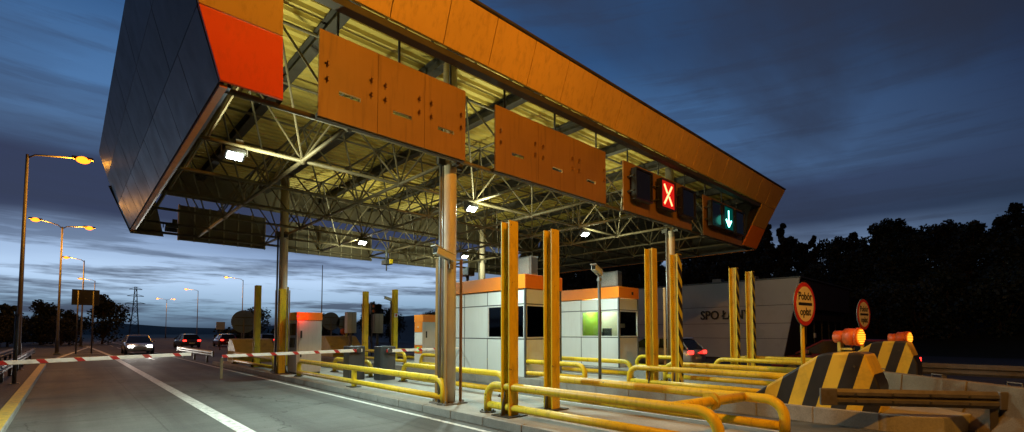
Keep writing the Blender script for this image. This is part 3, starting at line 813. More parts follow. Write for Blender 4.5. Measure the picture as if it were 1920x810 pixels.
# ------------------------------------------------------------------ tube guard rails
def tube_rail(X, y0, y1, zi, lab, h=.52, lower=True, cross=None, r=.075, off=0.):
    t = thing('tube_rail', lab, 'guard rail', (X, (y0 + y1) / 2, zi), 0, 'yellow tube rails on the toll islands')
    b = B(); b.tube(arc_u(X, y0, y1, zi, zi + h, .26), r, 16); b.build('hoop', M['yellow'], t)
    if lower:
        lo, hi = min(y0, y1) + .06, max(y0, y1) - .06
        b = B(); b.cyl((X - off, lo, zi + .15), (X - off, hi, zi + .15), r * .92, n=16); b.build('lower_tube', M['yellow'], t)
    n = int(abs(y1 - y0) / 3.2)
    for k in range(1, n):
        yy = y0 + (y1 - y0) * k / n
        b = B(); b.box((X - .05, yy - .07, zi + .02), (X + .05, yy + .07, zi + h - .03), .01); pp = b.build('post', M['yellow'], t)
        b = B(); b.box((X - .15, yy - .17, zi), (X + .15, yy + .17, zi + .02), .004); b.build('foot_plate', M['girder'], pp)
    for yy in (y0, y1):
        b = B(); b.cyl((X, yy, zi + .001), (X, yy, zi + .022), r * 2.1, n=20)
        for a in range(4): b.cyl((X + .11 * math.cos(a * PI / 2 + .7), yy + .11 * math.sin(a * PI / 2 + .7), zi + .022), (X + .11 * math.cos(a * PI / 2 + .7), yy + .11 * math.sin(a * PI / 2 + .7), zi + .05), .016, n=6)
        b.build('foot_plate', M['girder'], t)
    if cross:
        (yc, X2, yc2) = cross
        b = B(); b.cyl((X, yc, zi + h), (X2, yc2, zi + h), r * .98, n=16); c = b.build('crossbar', M['yellow'], t)
        q0 = Vector((X, yc, zi + h)); d = Vector((X2 - X, yc2 - yc, 0)); mid = q0 + d * .52; dn = d.normalized()
        b = B(); b.tube([mid - dn * .035, mid - dn * .004], r * 1.75, 20); b.tube([mid + dn * .004, mid + dn * .035], r * 1.75, 20); b.build('flange', M['yellow'], c)
    return t
tube_rail(6.0, 7.1, 2.62, .15, 'nearest yellow tube rail running from the left H post toward the camera', .53, True, (3.25, 7.78, 3.0))
tube_rail(7.8, 7.1, 2.42, .15, 'second yellow tube rail, its bent end standing before the striped island nose', .53)
tube_rail(5.92, 8.46, 17.2, .15, 'yellow tube rail along the lane between the front column and the tall kiosk', .53)
tube_rail(7.7, 8.5, 13.2, .15, 'yellow green tube rail behind the front column, ending before the first H post', .53)
tube_rail(7.6, 15.2, 18.2, .15, 'short yellow tube rail beside the tall kiosk', .5)
tube_rail(5.95, 20.0, 26.0, .15, 'low yellow rail on the far left of the rear canopy column', .5)
tube_rail(10.75, 7.0, 2.9, .28, 'yellow tube rail in front of the black striped H post reaching the island nose', .5, True, None, .07)
tube_rail(12.6, 7.0, 2.9, .28, 'olive yellow tube rail right behind the striped H post', .5, True, None, .07)
tube_rail(10.42, 8.2, 16.5, .28, 'bright lime yellow tube rail in front of the first booth wall', .5, True, None, .07)
tube_rail(12.55, 8.1, 16.5, .28, 'lime yellow tube rail at the foot of the second booth wall', .5, True, None, .07)
tube_rail(10.75, 18.3, 24.2, .28, 'rear yellow tube rail behind the dark barrier housings', .5, True, None, .07)
tube_rail(12.6, 18.3, 24.2, .28, 'rear yellow tube rail nearest the small kiosk', .5, True, None, .07)
tube_rail(15.9, 7.0, 2.9, .28, 'farther yellow rail in front of the two striped posts', .5, True, None, .07)
tube_rail(17.75, 7.0, 2.9, .28, 'farthest yellow rail before the grey office building', .5, True, None, .07)
tube_rail(15.72, 8.2, 9.9, .28, 'short yellow rail at the corner of the right hand booth', .5, True, None, .07)

# ------------------------------------------------------------------ toll booths
def booth(X0, X1, Y0, Y1, zi, lab, ys, wins, fx, fwin, lit):
    t = thing('toll_booth', lab, 'toll booth', ((X0 + X1) / 2, (Y0 + Y1) / 2, zi), 0, 'toll booths under the canopy')
    zs = [zi, 1.47, 2.57, 3.05]
    th = .05; g_ = .018
    def vpanel(plane, u0, u1, z0, z1, m, nm='wall_panel', proud=0.):
        b = B()
        if plane == 'L': b.box((X0 - proud, u0 + g_, z0 + g_), (X0 + th, u1 - g_, z1 - g_), .004)
        elif plane == 'Rr': b.box((X1 - th, u0 + g_, z0 + g_), (X1, u1 - g_, z1 - g_), .004)
        elif plane == 'F': b.box((u0 + g_, Y0 - proud, z0 + g_), (u1 - g_, Y0 + th, z1 - g_), .004)
        else: b.box((u0 + g_, Y1 - th, z0 + g_), (u1 - g_, Y1, z1 - g_), .004)
        return b.build(nm, m, t)
    def window(plane, u0, u1, z0, z1):
        b = B(); f = .045
        def bx(a0, a1, c0, c1, d0, d1):
            if plane == 'L': b.box((X0 + d0, a0, c0), (X0 + d1, a1, c1), .003)
            else: b.box((a0, Y0 + d0, c0), (a1, Y0 + d1, c1), .003)
        bx(u0, u0 + f, z0, z1, -.02, .04); bx(u1 - f, u1, z0, z1, -.02, .04)
        bx(u0 + f + .001, u1 - f - .001, z1 - f, z1, -.02, .04); bx(u0 + f + .001, u1 - f - .001, z0, z0 + f, -.02, .04)
        fr = b.build('window', M['frame'], t)
        b = B()
        if plane == 'L': b.box((X0 + .012, u0 + f, z0 + f), (X0 + .02, u1 - f, z1 - f))
        else: b.box((u0 + f, Y0 + .012, z0 + f), (u1 - f, Y0 + .02, z1 - f))
        b.build('pane', M['glass'], fr)
    for a, c in zip(ys, ys[1:]):
        for z0, z1 in zip(zs, zs[1:]):
            iswin = z0 == 1.47 and any(w0 >= a - .01 and w1 <= c + .01 for w0, w1 in wins)
            if iswin:
                ws = [w_ for w_ in wins if w_[0] >= a - .01 and w_[1] <= c + .01]
                for w0, w1 in ws: window('L', w0 + g_, w1 - g_, z0 + g_, z1 - g_)
            else: vpanel('L', a, c, z0, z1, M['white'])
            vpanel('Rr', a, c, z0, z1, M['white'])
    for a, c in zip(fx, fx[1:]):
        for z0, z1 in zip(zs, zs[1:]):
            if z0 == 1.47: window('F', a + g_, c - g_, z0 + g_, z1 - g_)
            else: vpanel('F', a, c, z0, z1, M['white'])
    for z0, z1 in zip(zs, zs[1:]): vpanel('K', X0, X1, z0, z1, M['white'])
    b = B(); m_ = .016
    for y in ys[1:-1]: b.box((X0 + .002, y - m_, zi), (X0 + .05, y + m_, 3.05)); b.box((X1 - .05, y - m_, zi), (X1 - .002, y + m_, 3.05))
    for z0 in zs[1:3]:
        b.box((X0 + .004, Y0 + .002, z0 - m_), (X0 + .05, Y1 - .002, z0 + m_)); b.box((X1 - .05, Y0 + .002, z0 - m_), (X1 - .004, Y1 - .002, z0 + m_)); b.box((X0 + .05, Y0 + .004, z0 - m_), (X1 - .05, Y0 + .05, z0 + m_))
    b.build('mullion', M['mullion'], t)
    for xx, yy in ((X0, Y0), (X1, Y0), (X0, Y1), (X1, Y1)):
        b = B(); b.box((xx - .03, yy - .03, zi), (xx + .03, yy + .03, 3.05), .006); b.build('corner_post', M['mullion'], t)
    b = B(); b.box((X0 - .05, Y0 - .05, 3.055), (X1 + .05, Y1 + .05, 3.5), .012); b.build('roof_fascia', M['orange'], t)
    b = B(); b.box((X0 + .06, Y0 + .06, zi + .005), (X1 - .06, Y1 - .06, zi + .03)); b.build('booth_floor', M['interior'], t)
    b = B(); b.box((X0 + .07, Y0 + 1.9, zi + .03), (X1 - .07, Y0 + 1.96, 3.0)); b.box((X1 - .12, Y0 + .07, zi + .03), (X1 - .07, Y0 + 1.89, 1.45)); b.build('inner_wall', M['green'] if lit else M['interior'], t)
    b = B(); b.box((X0 + .09, Y0 + .09, 1.22), (X0 + .6, Y0 + 1.5, 1.27), .008); b.box((X0 + .62, Y0 + .09, 1.22), (X1 - .15, Y0 + .5, 1.27), .008); b.build('desk', M['interior'], t)
    b = B(); b.box((X0 + .25, Y0 + .7, 1.275), (X0 + .29, Y0 + 1.15, 1.7), .01); b.box((X0 + .9, Y0 + .2, 1.275), (X0 + 1.2, Y0 + .24, 1.62), .01); b.build('monitor', M['black'], t)
    # office chair back and a cash drawer, seen dimly through the glass
    b = B(); b.box((X0 + .75, Y0 + .9, 1.0), (X0 + .83, Y0 + 1.35, 1.85), .03); b.build('chair_back', M['black'], t)
    if lit:
        b = B(); b.box((X0 + .15, Y0 - .012 + .03, 1.86), (X0 + .45, Y0 + .028, 2.02)); b.build('notice', M['signface'], t)
        b = B(); b.box((X0 + .62, Y0 + .022, 1.62), (X0 + .95, Y0 + .028, 1.8)); b.build('notice', M['signface'], t)
        lamp('ceiling_bulb', 'POINT', (0, -.5, 2.4), (.95, 1., .75), 60, t, .12)
        b = B(); b.box((X1 - .5, Y0 - .062, 3.2), (X1 - .38, Y0 - .052, 3.32)); b.build('vent', M['black'], t)
    return t
booth(10.35, 12.0, 10.46, 14.4, .28, 'white toll booth with orange roof band and dark windows behind the two tall H posts', [10.46, 12.28, 13.55, 14.4], [(10.46, 12.28)], [10.35, 12.0], True, False)
booth(15.9, 17.25, 10.81, 15.1, .28, 'white toll booth with a lime green lit interior right of the two H posts', [10.81, 11.72, 12.70, 14.0, 15.1], [(10.81, 11.72), (11.72, 12.70)], [15.9, 17.25], True, True)
booth(20.9, 22.25, 10.9, 15.1, .0, 'booth mostly hidden behind the lime lit booth', [10.9, 12.6, 14.0, 15.1], [(10.9, 12.6)], [20.9, 22.25], True, False) if False else None

def ac_unit(X, Y, z, lab):
    t = thing('air_conditioner', lab, 'air conditioner', (X, Y, z), 0, 'air conditioners on the booth roofs')
    b = B(); b.box((X - .16, Y - .42, z + .05), (X + .16, Y + .42, z + .68), .02); b.build('casing', M['conduit'], t)
    b = B(); b.box((X - .172, Y - .34, z + .1), (X - .161, Y + .34, z + .63), .003); b.build('fan_grille', M['grille'], t)
    b = B(); b.box((X - .14, Y - .43, z + .1), (X + .14, Y - .421, z + .62)); b.build('side_vent', M['darkbox'], t)
    for yy in (-.3, .3):
        b = B(); b.box((X - .18, Y + yy - .03, z + .001), (X + .18, Y + yy + .03, z + .05)); b.build('foot', M['darkbox'], t)
ac_unit(11.1, 11.2, 3.5, 'air conditioner on the roof of the dark windowed booth')
ac_unit(16.4, 11.5, 3.5, 'air conditioner on the roof of the lime lit booth')
t = thing('roof_camera', 'dark camera housing on a stub at the left end of the first booth roof', 'camera', (10.75, 13.9, 3.5))
b = B(); b.cyl((10.75, 13.9, 3.5), (10.75, 13.9, 3.75), .06, n=12); b.build('stub', M['darkbox'], t)
b = B(); b.box((10.6, 13.65, 3.75), (10.9, 14.15, 4.05), .04); b.build('housing', M['black'], t)

# ------------------------------------------------------------------ kiosks
def kiosk(X0, X1, Y0, Y1, zi, zt, lab, orange_side):
    t = thing('payment_kiosk', lab, 'kiosk', ((X0 + X1) / 2, (Y0 + Y1) / 2, zi), 0, 'kiosks on the islands')
    b = B(); b.box((X0, Y0, zi + .06), (X1, Y1, zt - .3), .012); b.build('cabinet', M['cabinet'], t)
    b = B(); b.box((X0 + .03, Y0 + .03, zi), (X1 - .03, Y1 - .03, zi + .06)); b.build('plinth', M['darkbox'], t)
    b = B(); b.box((X0 - .015, Y0 - .015, zt - .295), (X1 + .015, Y1 + .015, zt), .012); b.build('cap', M['orange'], t)
    b = B(); b.box((X0 + .06, Y0 - .016, zi + .12), (X1 - .05, Y0 - .001, zt - .34), .006); d = b.build('door', M['cabinet'], t)
    b = B(); b.box((X0 + .12, Y0 - .04, zt - .95), (X0 + .18, Y0 - .017, zt - .68), .006); b.box((X0 + .12, Y0 - .035, zi + .62), (X0 + .17, Y0 - .017, zi + .76), .006); b.build('handle', M['black'], d)
    if orange_side:
        for k, (z0, z1, m) in enumerate(((zt - .72, zt - .30, M['orange']), (zt - 1.25, zt - .73, M['whitepaint']), (zt - 1.6, zt - 1.26, M['orange']), (zi + .1, zt - 1.61, M['whitepaint']))):
            b = B(); b.box((X0 - .02, Y0 + .04, z0 + .004), (X0 - .001, Y1 - .04, z1 - .004), .004); f = b.build('front_plate', m, t)
            if k == 2:
                b = B(); b.disc((X0 - .021, (Y0 + Y1) / 2, (z0 + z1) / 2), .09, (-1, 0, 0), .02); b.build('button', M['greenbtn'], f)
            if k == 0:
                b = B(); b.disc((X0 - .021, (Y0 + Y1) / 2, (z0 + z1) / 2), .035, (-1, 0, 0), .02); b.build('indicator', M['screen'], f)
    else:
        b = B(); b.box((X0 - .02, Y0 + .1, zt - .85), (X0 - .001, Y1 - .1, zt - .42), .005); b.build('screen', M['carglass'], t)
        b = B(); b.box((X0 - .03, Y0 + .15, zt - 1.3), (X0 - .001, Y1 - .15, zt - .95), .005); b.build('ticket_slot', M['darkbox'], t)
        b = B(); b.disc((X0 + .02, Y0 - .016, zt - .15), .05, (0, -1, 0), .02); b.build('stop_light', M['redbtn'], t)
    return t
t = kiosk(6.1, 7.0, 18.0, 18.8, .15, 2.42, 'tall grey kiosk with orange cap glowing red, beside the rear canopy column', False)
lamp('stop_glow', 'POINT', (-.36, -.62, 2.08), (1, .03, .02), 9, t, .05)
kiosk(10.6, 11.9, 16.65, 17.3, .28, 2.40, 'white and orange kiosk with a green button left of the front column', True)

# ------------------------------------------------------------------ lane barriers
def arm_mat():
    m, nt, out = new_mat('barrier_arm_stripes')
    v = coords(nt); s = nt.nodes.new('ShaderNodeSeparateXYZ'); nt.links.new(v, s.inputs[0])
    q = math_n(nt, 'FRACT', math_n(nt, 'DIVIDE', math_n(nt, 'ADD', math_n(nt, 'ADD', s.outputs['X'], math_n(nt, 'MULTIPLY', s.outputs['Z'], .9)), 40.25), .62))
    base = mixc(nt, math_n(nt, 'LESS_THAN', q, .22), (.80, .80, .78), (.42, .02, .02))
    n1 = noise(nt, v, 6, 5)
    base = mixc(nt, math_n(nt, 'MULTIPLY', ramp(nt, n1, [(.5, (0, 0, 0)), (.8, (1, 1, 1))]), .4), base, (.25, .22, .18))
    principled(nt, out, base, .4)
    return m
M['arm'] = arm_mat()
def barrier(xp, Y, zi, x_end, z0, z1, lab, tip=False):
    t = thing('barrier_gate', lab, 'barrier gate', (xp, Y, zi), 0, 'lane barriers')
    sg = 1 if x_end > xp else -1
    b = B(); b.box((xp - .27, Y + .1, zi), (xp + .27, Y + .55, 1.23), .025); h = b.build('housing', M['darkbox'], t)
    b = B(); b.box((xp - .22, Y + .085, zi + .08), (xp + .22, Y + .099, 1.0), .004); b.build('door', M['darkbox'], h)
    b = B()
    for k in range(2):
        for q in range(2): b.cyl((xp - .05 + .13 * k, Y + .099, 1.1 - .08 * q), (xp - .05 + .13 * k, Y + .085, 1.1 - .08 * q), .015, n=8)
    b.build('bolt', M['steel'], h)
    b = B(); b.cyl((xp, Y - .03, z0), (xp, Y + .1, z0), .08, n=16); b.build('hub', M['darkbox'], t)
    a0 = (xp - sg * .12)
    b = B(); d = .048
    b.hexa([(a0, Y - .02, z0 - d), (x_end, Y - .02, z1 - d * .8), (x_end, Y + .02, z1 - d * .8), (a0, Y + .02, z0 - d),
            (a0, Y - .02, z0 + d), (x_end, Y - .02, z1 + d * .8), (x_end, Y + .02, z1 + d * .8), (a0, Y + .02, z0 + d)], .008)
    b.build('arm', M['arm'], t)
    if tip:
        b = B(); b.box((x_end - .03, Y - .018, .45), (x_end + .03, Y + .018, z1 - .05)); b.build('tip_support', M['steel'], t)
    return t
barrier(-1.5, 14.6, .10, 2.34, 1.03, 1.125, 'red and white barrier arm closing the left lane from the roadside')
barrier(6.88, 14.6, .15, 3.03, 1.10, 1.045, 'red and white barrier arm reaching left from the housing beside the tall kiosk', True)
barrier(7.55, 13.8, .15, 10.9, 1.09, 1.115, 'red and white barrier arm reaching right in front of the green button kiosk')

# ------------------------------------------------------------------ street lamps
def street_lamp(X, Y, H_, lab, heads, lens='lampamber', energy=0, name_group='street lamps along the road', zi=0.):
    t = thing('street_lamp', lab, 'street lamp', (X, Y, 0), 0, name_group)
    b = B(); b.tube([(X, Y, zi), (X, Y, 1.2), (X, Y, 1.25), (X, Y, H_)], [.12, .105, .085, .05], 14); b.build('pole', M['lampmetal'], t)
    b = B(); b.box((X - .2, Y - .2, 0), (X + .2, Y + .2, .12), .02); b.build('base', M['kerb'], t)
    for hi_, (dx, dy, dz) in enumerate(heads):
        en = energy[hi_] if isinstance(energy, tuple) else energy
        hx, hy, hz = X + dx, Y + dy, H_ + dz
        L = math.hypot(dx, dy); ux, uy = dx / L, dy / L
        b = B(); b.tube([(X, Y, H_ - .15), (X + ux * .25, Y + uy * .25, H_ + dz * .4), (hx - ux * .3, hy - uy * .3, hz + .07)], .035, 8); b.build('arm', M['lampmetal'], t)
        a = math.atan2(uy, ux); m3 = Matrix.Rotation(a, 3, 'Z')
        b = B(); b.obox((hx, hy, hz + .09), (.36, .14, .06), m3, .03); hd = b.build('lamp_head', M['lampmetal'], t)
        b = B(); b.ball((hx, hy, hz - .01), .25, 14)
        for v in b.bm.verts: v.co.z = hz + .03 + (v.co.z - hz) * .6
        b.build('lens', M[lens], hd)
        if en: lamp('sodium_bulb', 'POINT', (hx - X, hy - Y, hz - .22), (1., .40, .025), en, t, .15)
    return t
street_lamp(-1.5, 28.6, 9.25, 'tallest street lamp on the left with its glowing head near the dark canopy end', [(1.75, -.4, .05)], energy=620)
street_lamp(-.55, 49, 9.6, 'twin headed street lamp behind the tallest one on the left', [(-1.45, -.2, .25), (1.5, .3, .15)], energy=750)
street_lamp(1.1, 72, 9.75, 'street lamp standing behind the dark billboard with its arm to the left', [(-1.5, 0, .15)], energy=900)
street_lamp(2.9, 100, 9.8, 'smaller street lamp right of the dark billboard with its arm to the left', [(-1.7, 0, .15)], energy=900)
street_lamp(20.3, 84.9, 10., 'street lamp left of the lone yellow post with its arm to the left', [(-2.2, .8, .3)], 'lampfar', 900)
street_lamp(19.0, 113.3, 10., 'distant street lamp between the power pylon and the lone yellow post', [(-1.9, .8, .2)], 'lampfar', 700)
street_lamp(18.5, 151, 10., 'distant twin headed street lamp near the power pylon', [(-1.9, .4, .2), (1.6, .4, .2)], 'lampfar', 500)
street_lamp(49, 62, 6.2, 'street lamp glowing between the round sign back and the grey signal cabinet', [(-.8, 0, .1)], 'lampfar', 0)
street_lamp(66, 62, 7.4, 'street lamp glowing in the gap beside the green button kiosk', [(-.8, 0, .1)], 'lampfar', 0)
street_lamp(50, 100, 7., 'faint distant street lamp right of the rear canopy column', [(-.8, 0, .1)], 'lampfar', 0)
# the approach lamps behind the viewer that light the canopy front
street_lamp(-1.4, -12, 9.6, 'approach street lamp before the toll plaza, left verge', [(1.6, .5, .1)], energy=0)
street_lamp(5.6, -1.7, 9.4, 'approach street lamp before the toll plaza, at the island end', [(-1.7, .3, .1), (3.4, .2, .1)], energy=(3000, 380))

# ------------------------------------------------------------------ billboard, mast, pylon, slim pole
t = thing('billboard', 'dark back of a wide road sign on two posts among the left lamps', 'road sign', (.95, 50, 0))
b = B(); b.box((.13, 49.95, 3.78), (1.76, 50.0, 5.0), .01); b.build('panel', M['black'], t)
for xx in (.5, 1.4):
    b = B(); b.cyl((xx, 49.88, 0), (xx, 49.88, 4.9), .05, n=10); b.build('post', M['lampmetal'], t)
b = B(); b.box((.9, 49.93, 4.28), (1.02, 49.949, 4.36)); b.build('bracket', M['steel'], t)
tag(B().tube([(16.3, 42, 0), (16.3, 42, 3), (16.3, 42, 7.6)], [.07, .05, .03], 10).build('mast', M['lampmetal']), 'thin plain mast rising to the canopy rear above the dark trees', 'mast')
t = thing('power_pylon', 'distant lattice power pylon on the horizon', 'pylon', (20.2, 252, 0))
b = B()
for sx, sy in ((-1, -1), (1, -1), (1, 1), (-1, 1)): b.tube([(20.2 + sx * 1.6, 252 + sy * 1.6, 0), (20.2 + sx * .7, 252 + sy * .7, 12), (20.2 + sx * .3, 252 + sy * .3, 20.5)], .13, 6)
for k in range(9):
    z0 = k * 2.2; w0 = 1.6 - k * .15; w1 = 1.6 - (k + 1) * .15
    b.cyl((20.2 - w0, 250.4, z0), (20.2 + w1, 250.4 + .2, z0 + 2.2), .08, n=5); b.cyl((20.2 + w0, 250.4, z0), (20.2 - w1, 250.4 + .2, z0 + 2.2), .08, n=5)
b.build('tower', M['lampmetal'], t)
for z_, L in ((13.5, 3.4), (16.6, 2.8), (19.4, 2.2)):
    b = B(); b.cyl((20.2 - L, 252, z_), (20.2 + L, 252, z_), .12, n=6); b.cyl((20.2 - L, 252, z_), (20.2, 252, z_ + .9), .08, n=5); b.cyl((20.2 + L, 252, z_), (20.2, 252, z_ + .9), .08, n=5); b.build('crossarm', M['lampmetal'], t)
t = thing('marker_pole', 'slim grey pole standing behind the left barrier arm', 'pole', (-1.16, 21.2, .1))
b = B(); b.cyl((-1.16, 21.2, .1), (-1.16, 21.2, 2.2), .05, n=12); b.build('tube', M['lampmetal'], t)
b = B(); b.cyl((-1.16, 21.2, 2.2), (-1.16, 21.2, 2.24), .055, n=12); b.build('cap', M['darkbox'], t)
b = B(); b.box((-1.28, 21.08, .1), (-1.04, 21.32, .12)); b.build('base_plate', M['darkbox'], t)

# ------------------------------------------------------------------ W beam crash rails
def wbeam(p0, p1, z0, z1, lab, posts, side=1, ends=True):
    p0 = Vector(p0); p1 = Vector(p1); d = (p1 - p0).normalized(); nrm = Vector((-d.y, d.x, 0)) * side
    t = thing('crash_rail', lab, 'crash rail', ((p0.x + p1.x) / 2, (p0.y + p1.y) / 2, 0))
    H_ = z1 - z0
    prof = [(0, 0), (.045, .06), (.045, .12), (0, .17), (0, .32 - .17 + .02), (.045, .22), (.045, .28), (0, .34)]
    prof = [(0, 0.), (.05, .2), (.05, .38), (0, .5), (.05, .62), (.05, .8), (0, 1.)]
    b = B(); A = []; C_ = []
    for q, pt in ((A, p0), (C_, p1)):
        for o, z_ in prof: q.append(b.bm.verts.new((pt.x - nrm.x * o, pt.y - nrm.y * o, z0 + H_ * z_)))
        for o, z_ in prof[::-1]: q.append(b.bm.verts.new((pt.x - nrm.x * (o - .006), pt.y - nrm.y * (o - .006), z0 + H_ * z_)))
    n = len(A)
    for k in range(n): b.bm.faces.new((A[k], A[(k + 1) % n], C_[(k + 1) % n], C_[k]))
    b.bm.faces.new(A[::-1]); b.bm.faces.new(C_)
    bm_ = b.build('beam', M['wbeam'], t)
    L = (p1 - p0).length
    for k in range(int(L / .55) if L < 4 else 0):
        for zz_ in (.29, .71):
            c = p0 + d * (.35 + .55 * k) - nrm * .05; b = B(); b.cyl((c.x, c.y, z0 + H_ * zz_), (c.x - nrm.x * .015, c.y - nrm.y * .015, z0 + H_ * zz_), .018, n=6); b.build('bolt', M['girder'], bm_)
    for k in range(posts):
        c = p0 + d * (L * ((k + .5) / posts if posts > 1 else .97)) + nrm * .07
        b = B(); b.box((c.x - .05, c.y - .05, -.02), (c.x + .05, c.y + .05, z1 - .02), .004); b.build('post', M['wbeam'] if posts > 1 else M['girder'], t)
    if ends:
        for pt, sg in ((p0, -1), (p1, 1)):
            b = B(); c = pt + d * sg * .06; m3 = Matrix.Rotation(math.atan2(d.y, d.x), 3, 'Z')
            b.obox((c.x - nrm.x * .03, c.y - nrm.y * .03, (z0 + z1) / 2), (.13, .035, H_ / 2 + .005), m3, .02); b.build('end_piece', M['wbeam'], t)
wbeam((9.6, 2.24, 0), (11.05, .225, 0), .45, .73, 'weathered crash rail leaning across the near black and yellow nose', 1)
wbeam((19, 2.6, 0), (19, -14, 0), .42, .76, 'long dark crash rail behind the concrete blocks on the right', 8)
wbeam((-1.42, 8, 0), (-1.42, 39, 0), .42, .74, 'crash rail along the left pavement beside the lamp posts', 10, 1)
wbeam((-2.3, 12, 0), (-2.3, 41, 0), .42, .74, 'second crash rail farther out on the left verge', 10, 1)
wbeam((24.5, 30, 0), (40, 30.6, 0), .42, .76, 'far crash rail behind the rear island noses', 8)
wbeam((5.65, 40, 0), (5.65, 29.2, 0), .38, .68, 'low yellowish crash rail left of the lone yellow post', 3)

# concrete barrier blocks
def jersey(x0, y0, ang, L, lab):
    t = thing('concrete_barrier', lab, 'concrete barrier', (x0, y0, 0), ang, 'concrete barrier blocks on the right')
    prof = [(-.3, 0), (.3, 0), (.28, .09), (.15, .34), (.10, .82), (-.10, .82), (-.15, .34), (-.28, .09)]
    b = B(); b.prism([(.012, y, z) for y, z in prof], (L - .024, 0, 0), .018); b.build('block', M['concrete'], t, None, False)
    b = B(); b.tube([(L * .5 - .12, 0, .81), (L * .5 - .12, 0, .88), (L * .5 + .12, 0, .88), (L * .5 + .12, 0, .81)], .012, 6); b.build('lifting_loop', M['wbeam'], t, None, False)
a = math.atan2(.47 - 1.46, 11.53 - 12.58)
ux, uy = math.cos(a), math.sin(a)
for k, lab in ((-2, 'concrete barrier block behind the striped noses, farthest left of the row'), (-1, 'concrete barrier block partly hidden by the near striped nose'), (0, 'stained concrete barrier block behind the weathered crash rail'), (1, 'concrete barrier block at the right edge of the view'), (2, 'concrete barrier block nearest the camera on the right')):
    jersey(12.75 + ux * 1.5 * k, 1.62 + uy * 1.5 * k, a, 1.5, lab)

# ------------------------------------------------------------------ striped island noses with beacons
def nose(X, Y, zi, lab, rotz=0., w_=.85, plain=False):
    t = thing('island_nose', lab, 'island nose', (X, Y, zi - .12), rotz, 'striped island noses')
    prof = [(2.02, .0), (2.02, .42), (.86, 1.24), (.76, 1.28), (.22, 1.30), (.13, 1.27), (-.06, .72), (-.08, 0.)]
    b = B(); b.prism([(0, y, z) for y, z in prof], (w_, 0, 0), .04); b.build('shell', M['noseplain'] if plain else M['noseyb'], t, None, False)
    b = B(); b.box((.04, 0, -.06), (w_ - .04, 1.95, -.001)); b.build('base', M['concrete'], t, None, False)
    b = B()
    for y, z in ((.3, .2), (1.2, .2), (1.85, .2), (.3, 1.05)): b.cyl((.0, y, z), (-.012, y, z), .022, n=8)
    b.build('bolt', M['girder'], t, None, False)
    return t
nose(10.4, 1.76, .14, 'nearest black and yellow striped island nose in front of the first toll charge sign')
nose(15.75, 1.85, .28, 'second black and yellow striped island nose behind the concrete blocks')
nose(8.1, 28.6, .15, 'plain yellow back of the island nose left of the rear column', PI, 1.9, True)
nose(12.9, 28.6, .28, 'plain yellow back of the island nose under the unlit beacon', PI, 1.9, True)
def beacon(X, Y, zb, z, lab, lit=True, flip=1):
    t = thing('warning_beacon', lab, 'warning lamp', (X, Y, zb), 0, 'amber warning beacons on the island noses')
    b = B(); b.cyl((X, Y, z), (X, Y + flip * .22, z), .165, n=28); b.cyl((X, Y + flip * .2, z), (X, Y + flip * .42, z), .12, n=24); b.cyl((X, Y - flip * .03, z), (X, Y + flip * .02, z), .18, n=28); b.build('case', M['beaconcase'], t)
    b = B(); b.disc((X, Y - flip * .032, z), .155, (0, -flip, 0), .012); l = b.build('lens', M['beacon'] if lit else M['beaconcase'], t)
    b = B()
    for i in range(-3, 4):
        for j in range(-3, 4):
            if i * i + j * j < 11: b.ball((X + i * .042, Y - flip * .045, z + j * .042), .016, 6)
    b.build('led', M['beaconled'] if lit else M['beaconcase'], l)
    b = B(); b.box((X - .06, Y + flip * .3, zb), (X + .06, Y + flip * .36, z - .05), .004); b.box((X - .05, Y + flip * .1, z - .26), (X + .05, Y + flip * .3, z - .22), .004); b.build('bracket', M['noseplain'], t)
    t.rotation_euler[2] = R(-14) * flip
    if lit: lamp('beacon_glow', 'POINT', (0, -flip * .25, z - zb), (1., .32, .02), 1.2, t, .15)
beacon(11.25, 2.14, 1.30, 1.60, 'lit amber beacon on the nearest striped nose')
beacon(16.5, 2.05, 1.43, 1.53, 'lit amber beacon on the second striped nose')
beacon(12.0, 27.6, 1.40, 1.72, 'unlit orange beacon on the rear island nose beside the round sign back', False, -1)

# ------------------------------------------------------------------ road signs
def charge_sign(X, Y, zi, zc, r, lab, rz):
    t = thing('toll_charge_sign', lab, 'road sign', (X, Y, zi), rz, 'round toll charge signs')
    b = B(); b.cyl((0, .06, 0), (0, .06, zc - zi + r * .6), .04, n=14); b.build('pole', M['yellow'], t, None, False)
    h = zc - zi
    b = B(); b.disc((0, 0, h), r, (0, 1, 0), .02, 48); d = b.build('disc', M['signback'], t, None, False)
    b = B(); b.disc((0, -.006, h), r * .985, (0, 1, 0), .005, 48); b.build('red_ring', M['redpaint'], d, None, False)
    b = B(); b.disc((0, -.011, h), r * .80, (0, 1, 0), .0045, 48); b.build('face', M['signface'], d, None, False)
    b = B(); b.box((-r * .62, -.017, h - .028), (r * .62, -.012, h + .028)); b.build('bar', M['letter'], d, None, False)
    text('lettering', 'Pobór', r * .50, M['letter'], d, (0, -.014, h + r * .34), (PI / 2, 0, 0), .002, .004)
    text('lettering', 'opłat', r * .50, M['letter'], d, (0, -.014, h - r * .36), (PI / 2, 0, 0), .002, .004)
    b = B(); b.box((-.05, .021, h - .2), (.05, .035, h - .15)); b.box((-.05, .021, h + .15), (.05, .035, h + .2)); b.build('clamp', M['steel'], t, None, False)
charge_sign(11.25, 3.05, .28, 2.28, .46, 'round red rimmed sign reading Pobór opłat behind the nearest striped nose', R(-9))
charge_sign(16.1, 2.93, .28, 2.18, .43, 'dim round Pobór opłat sign between the two amber beacons', R(-9))
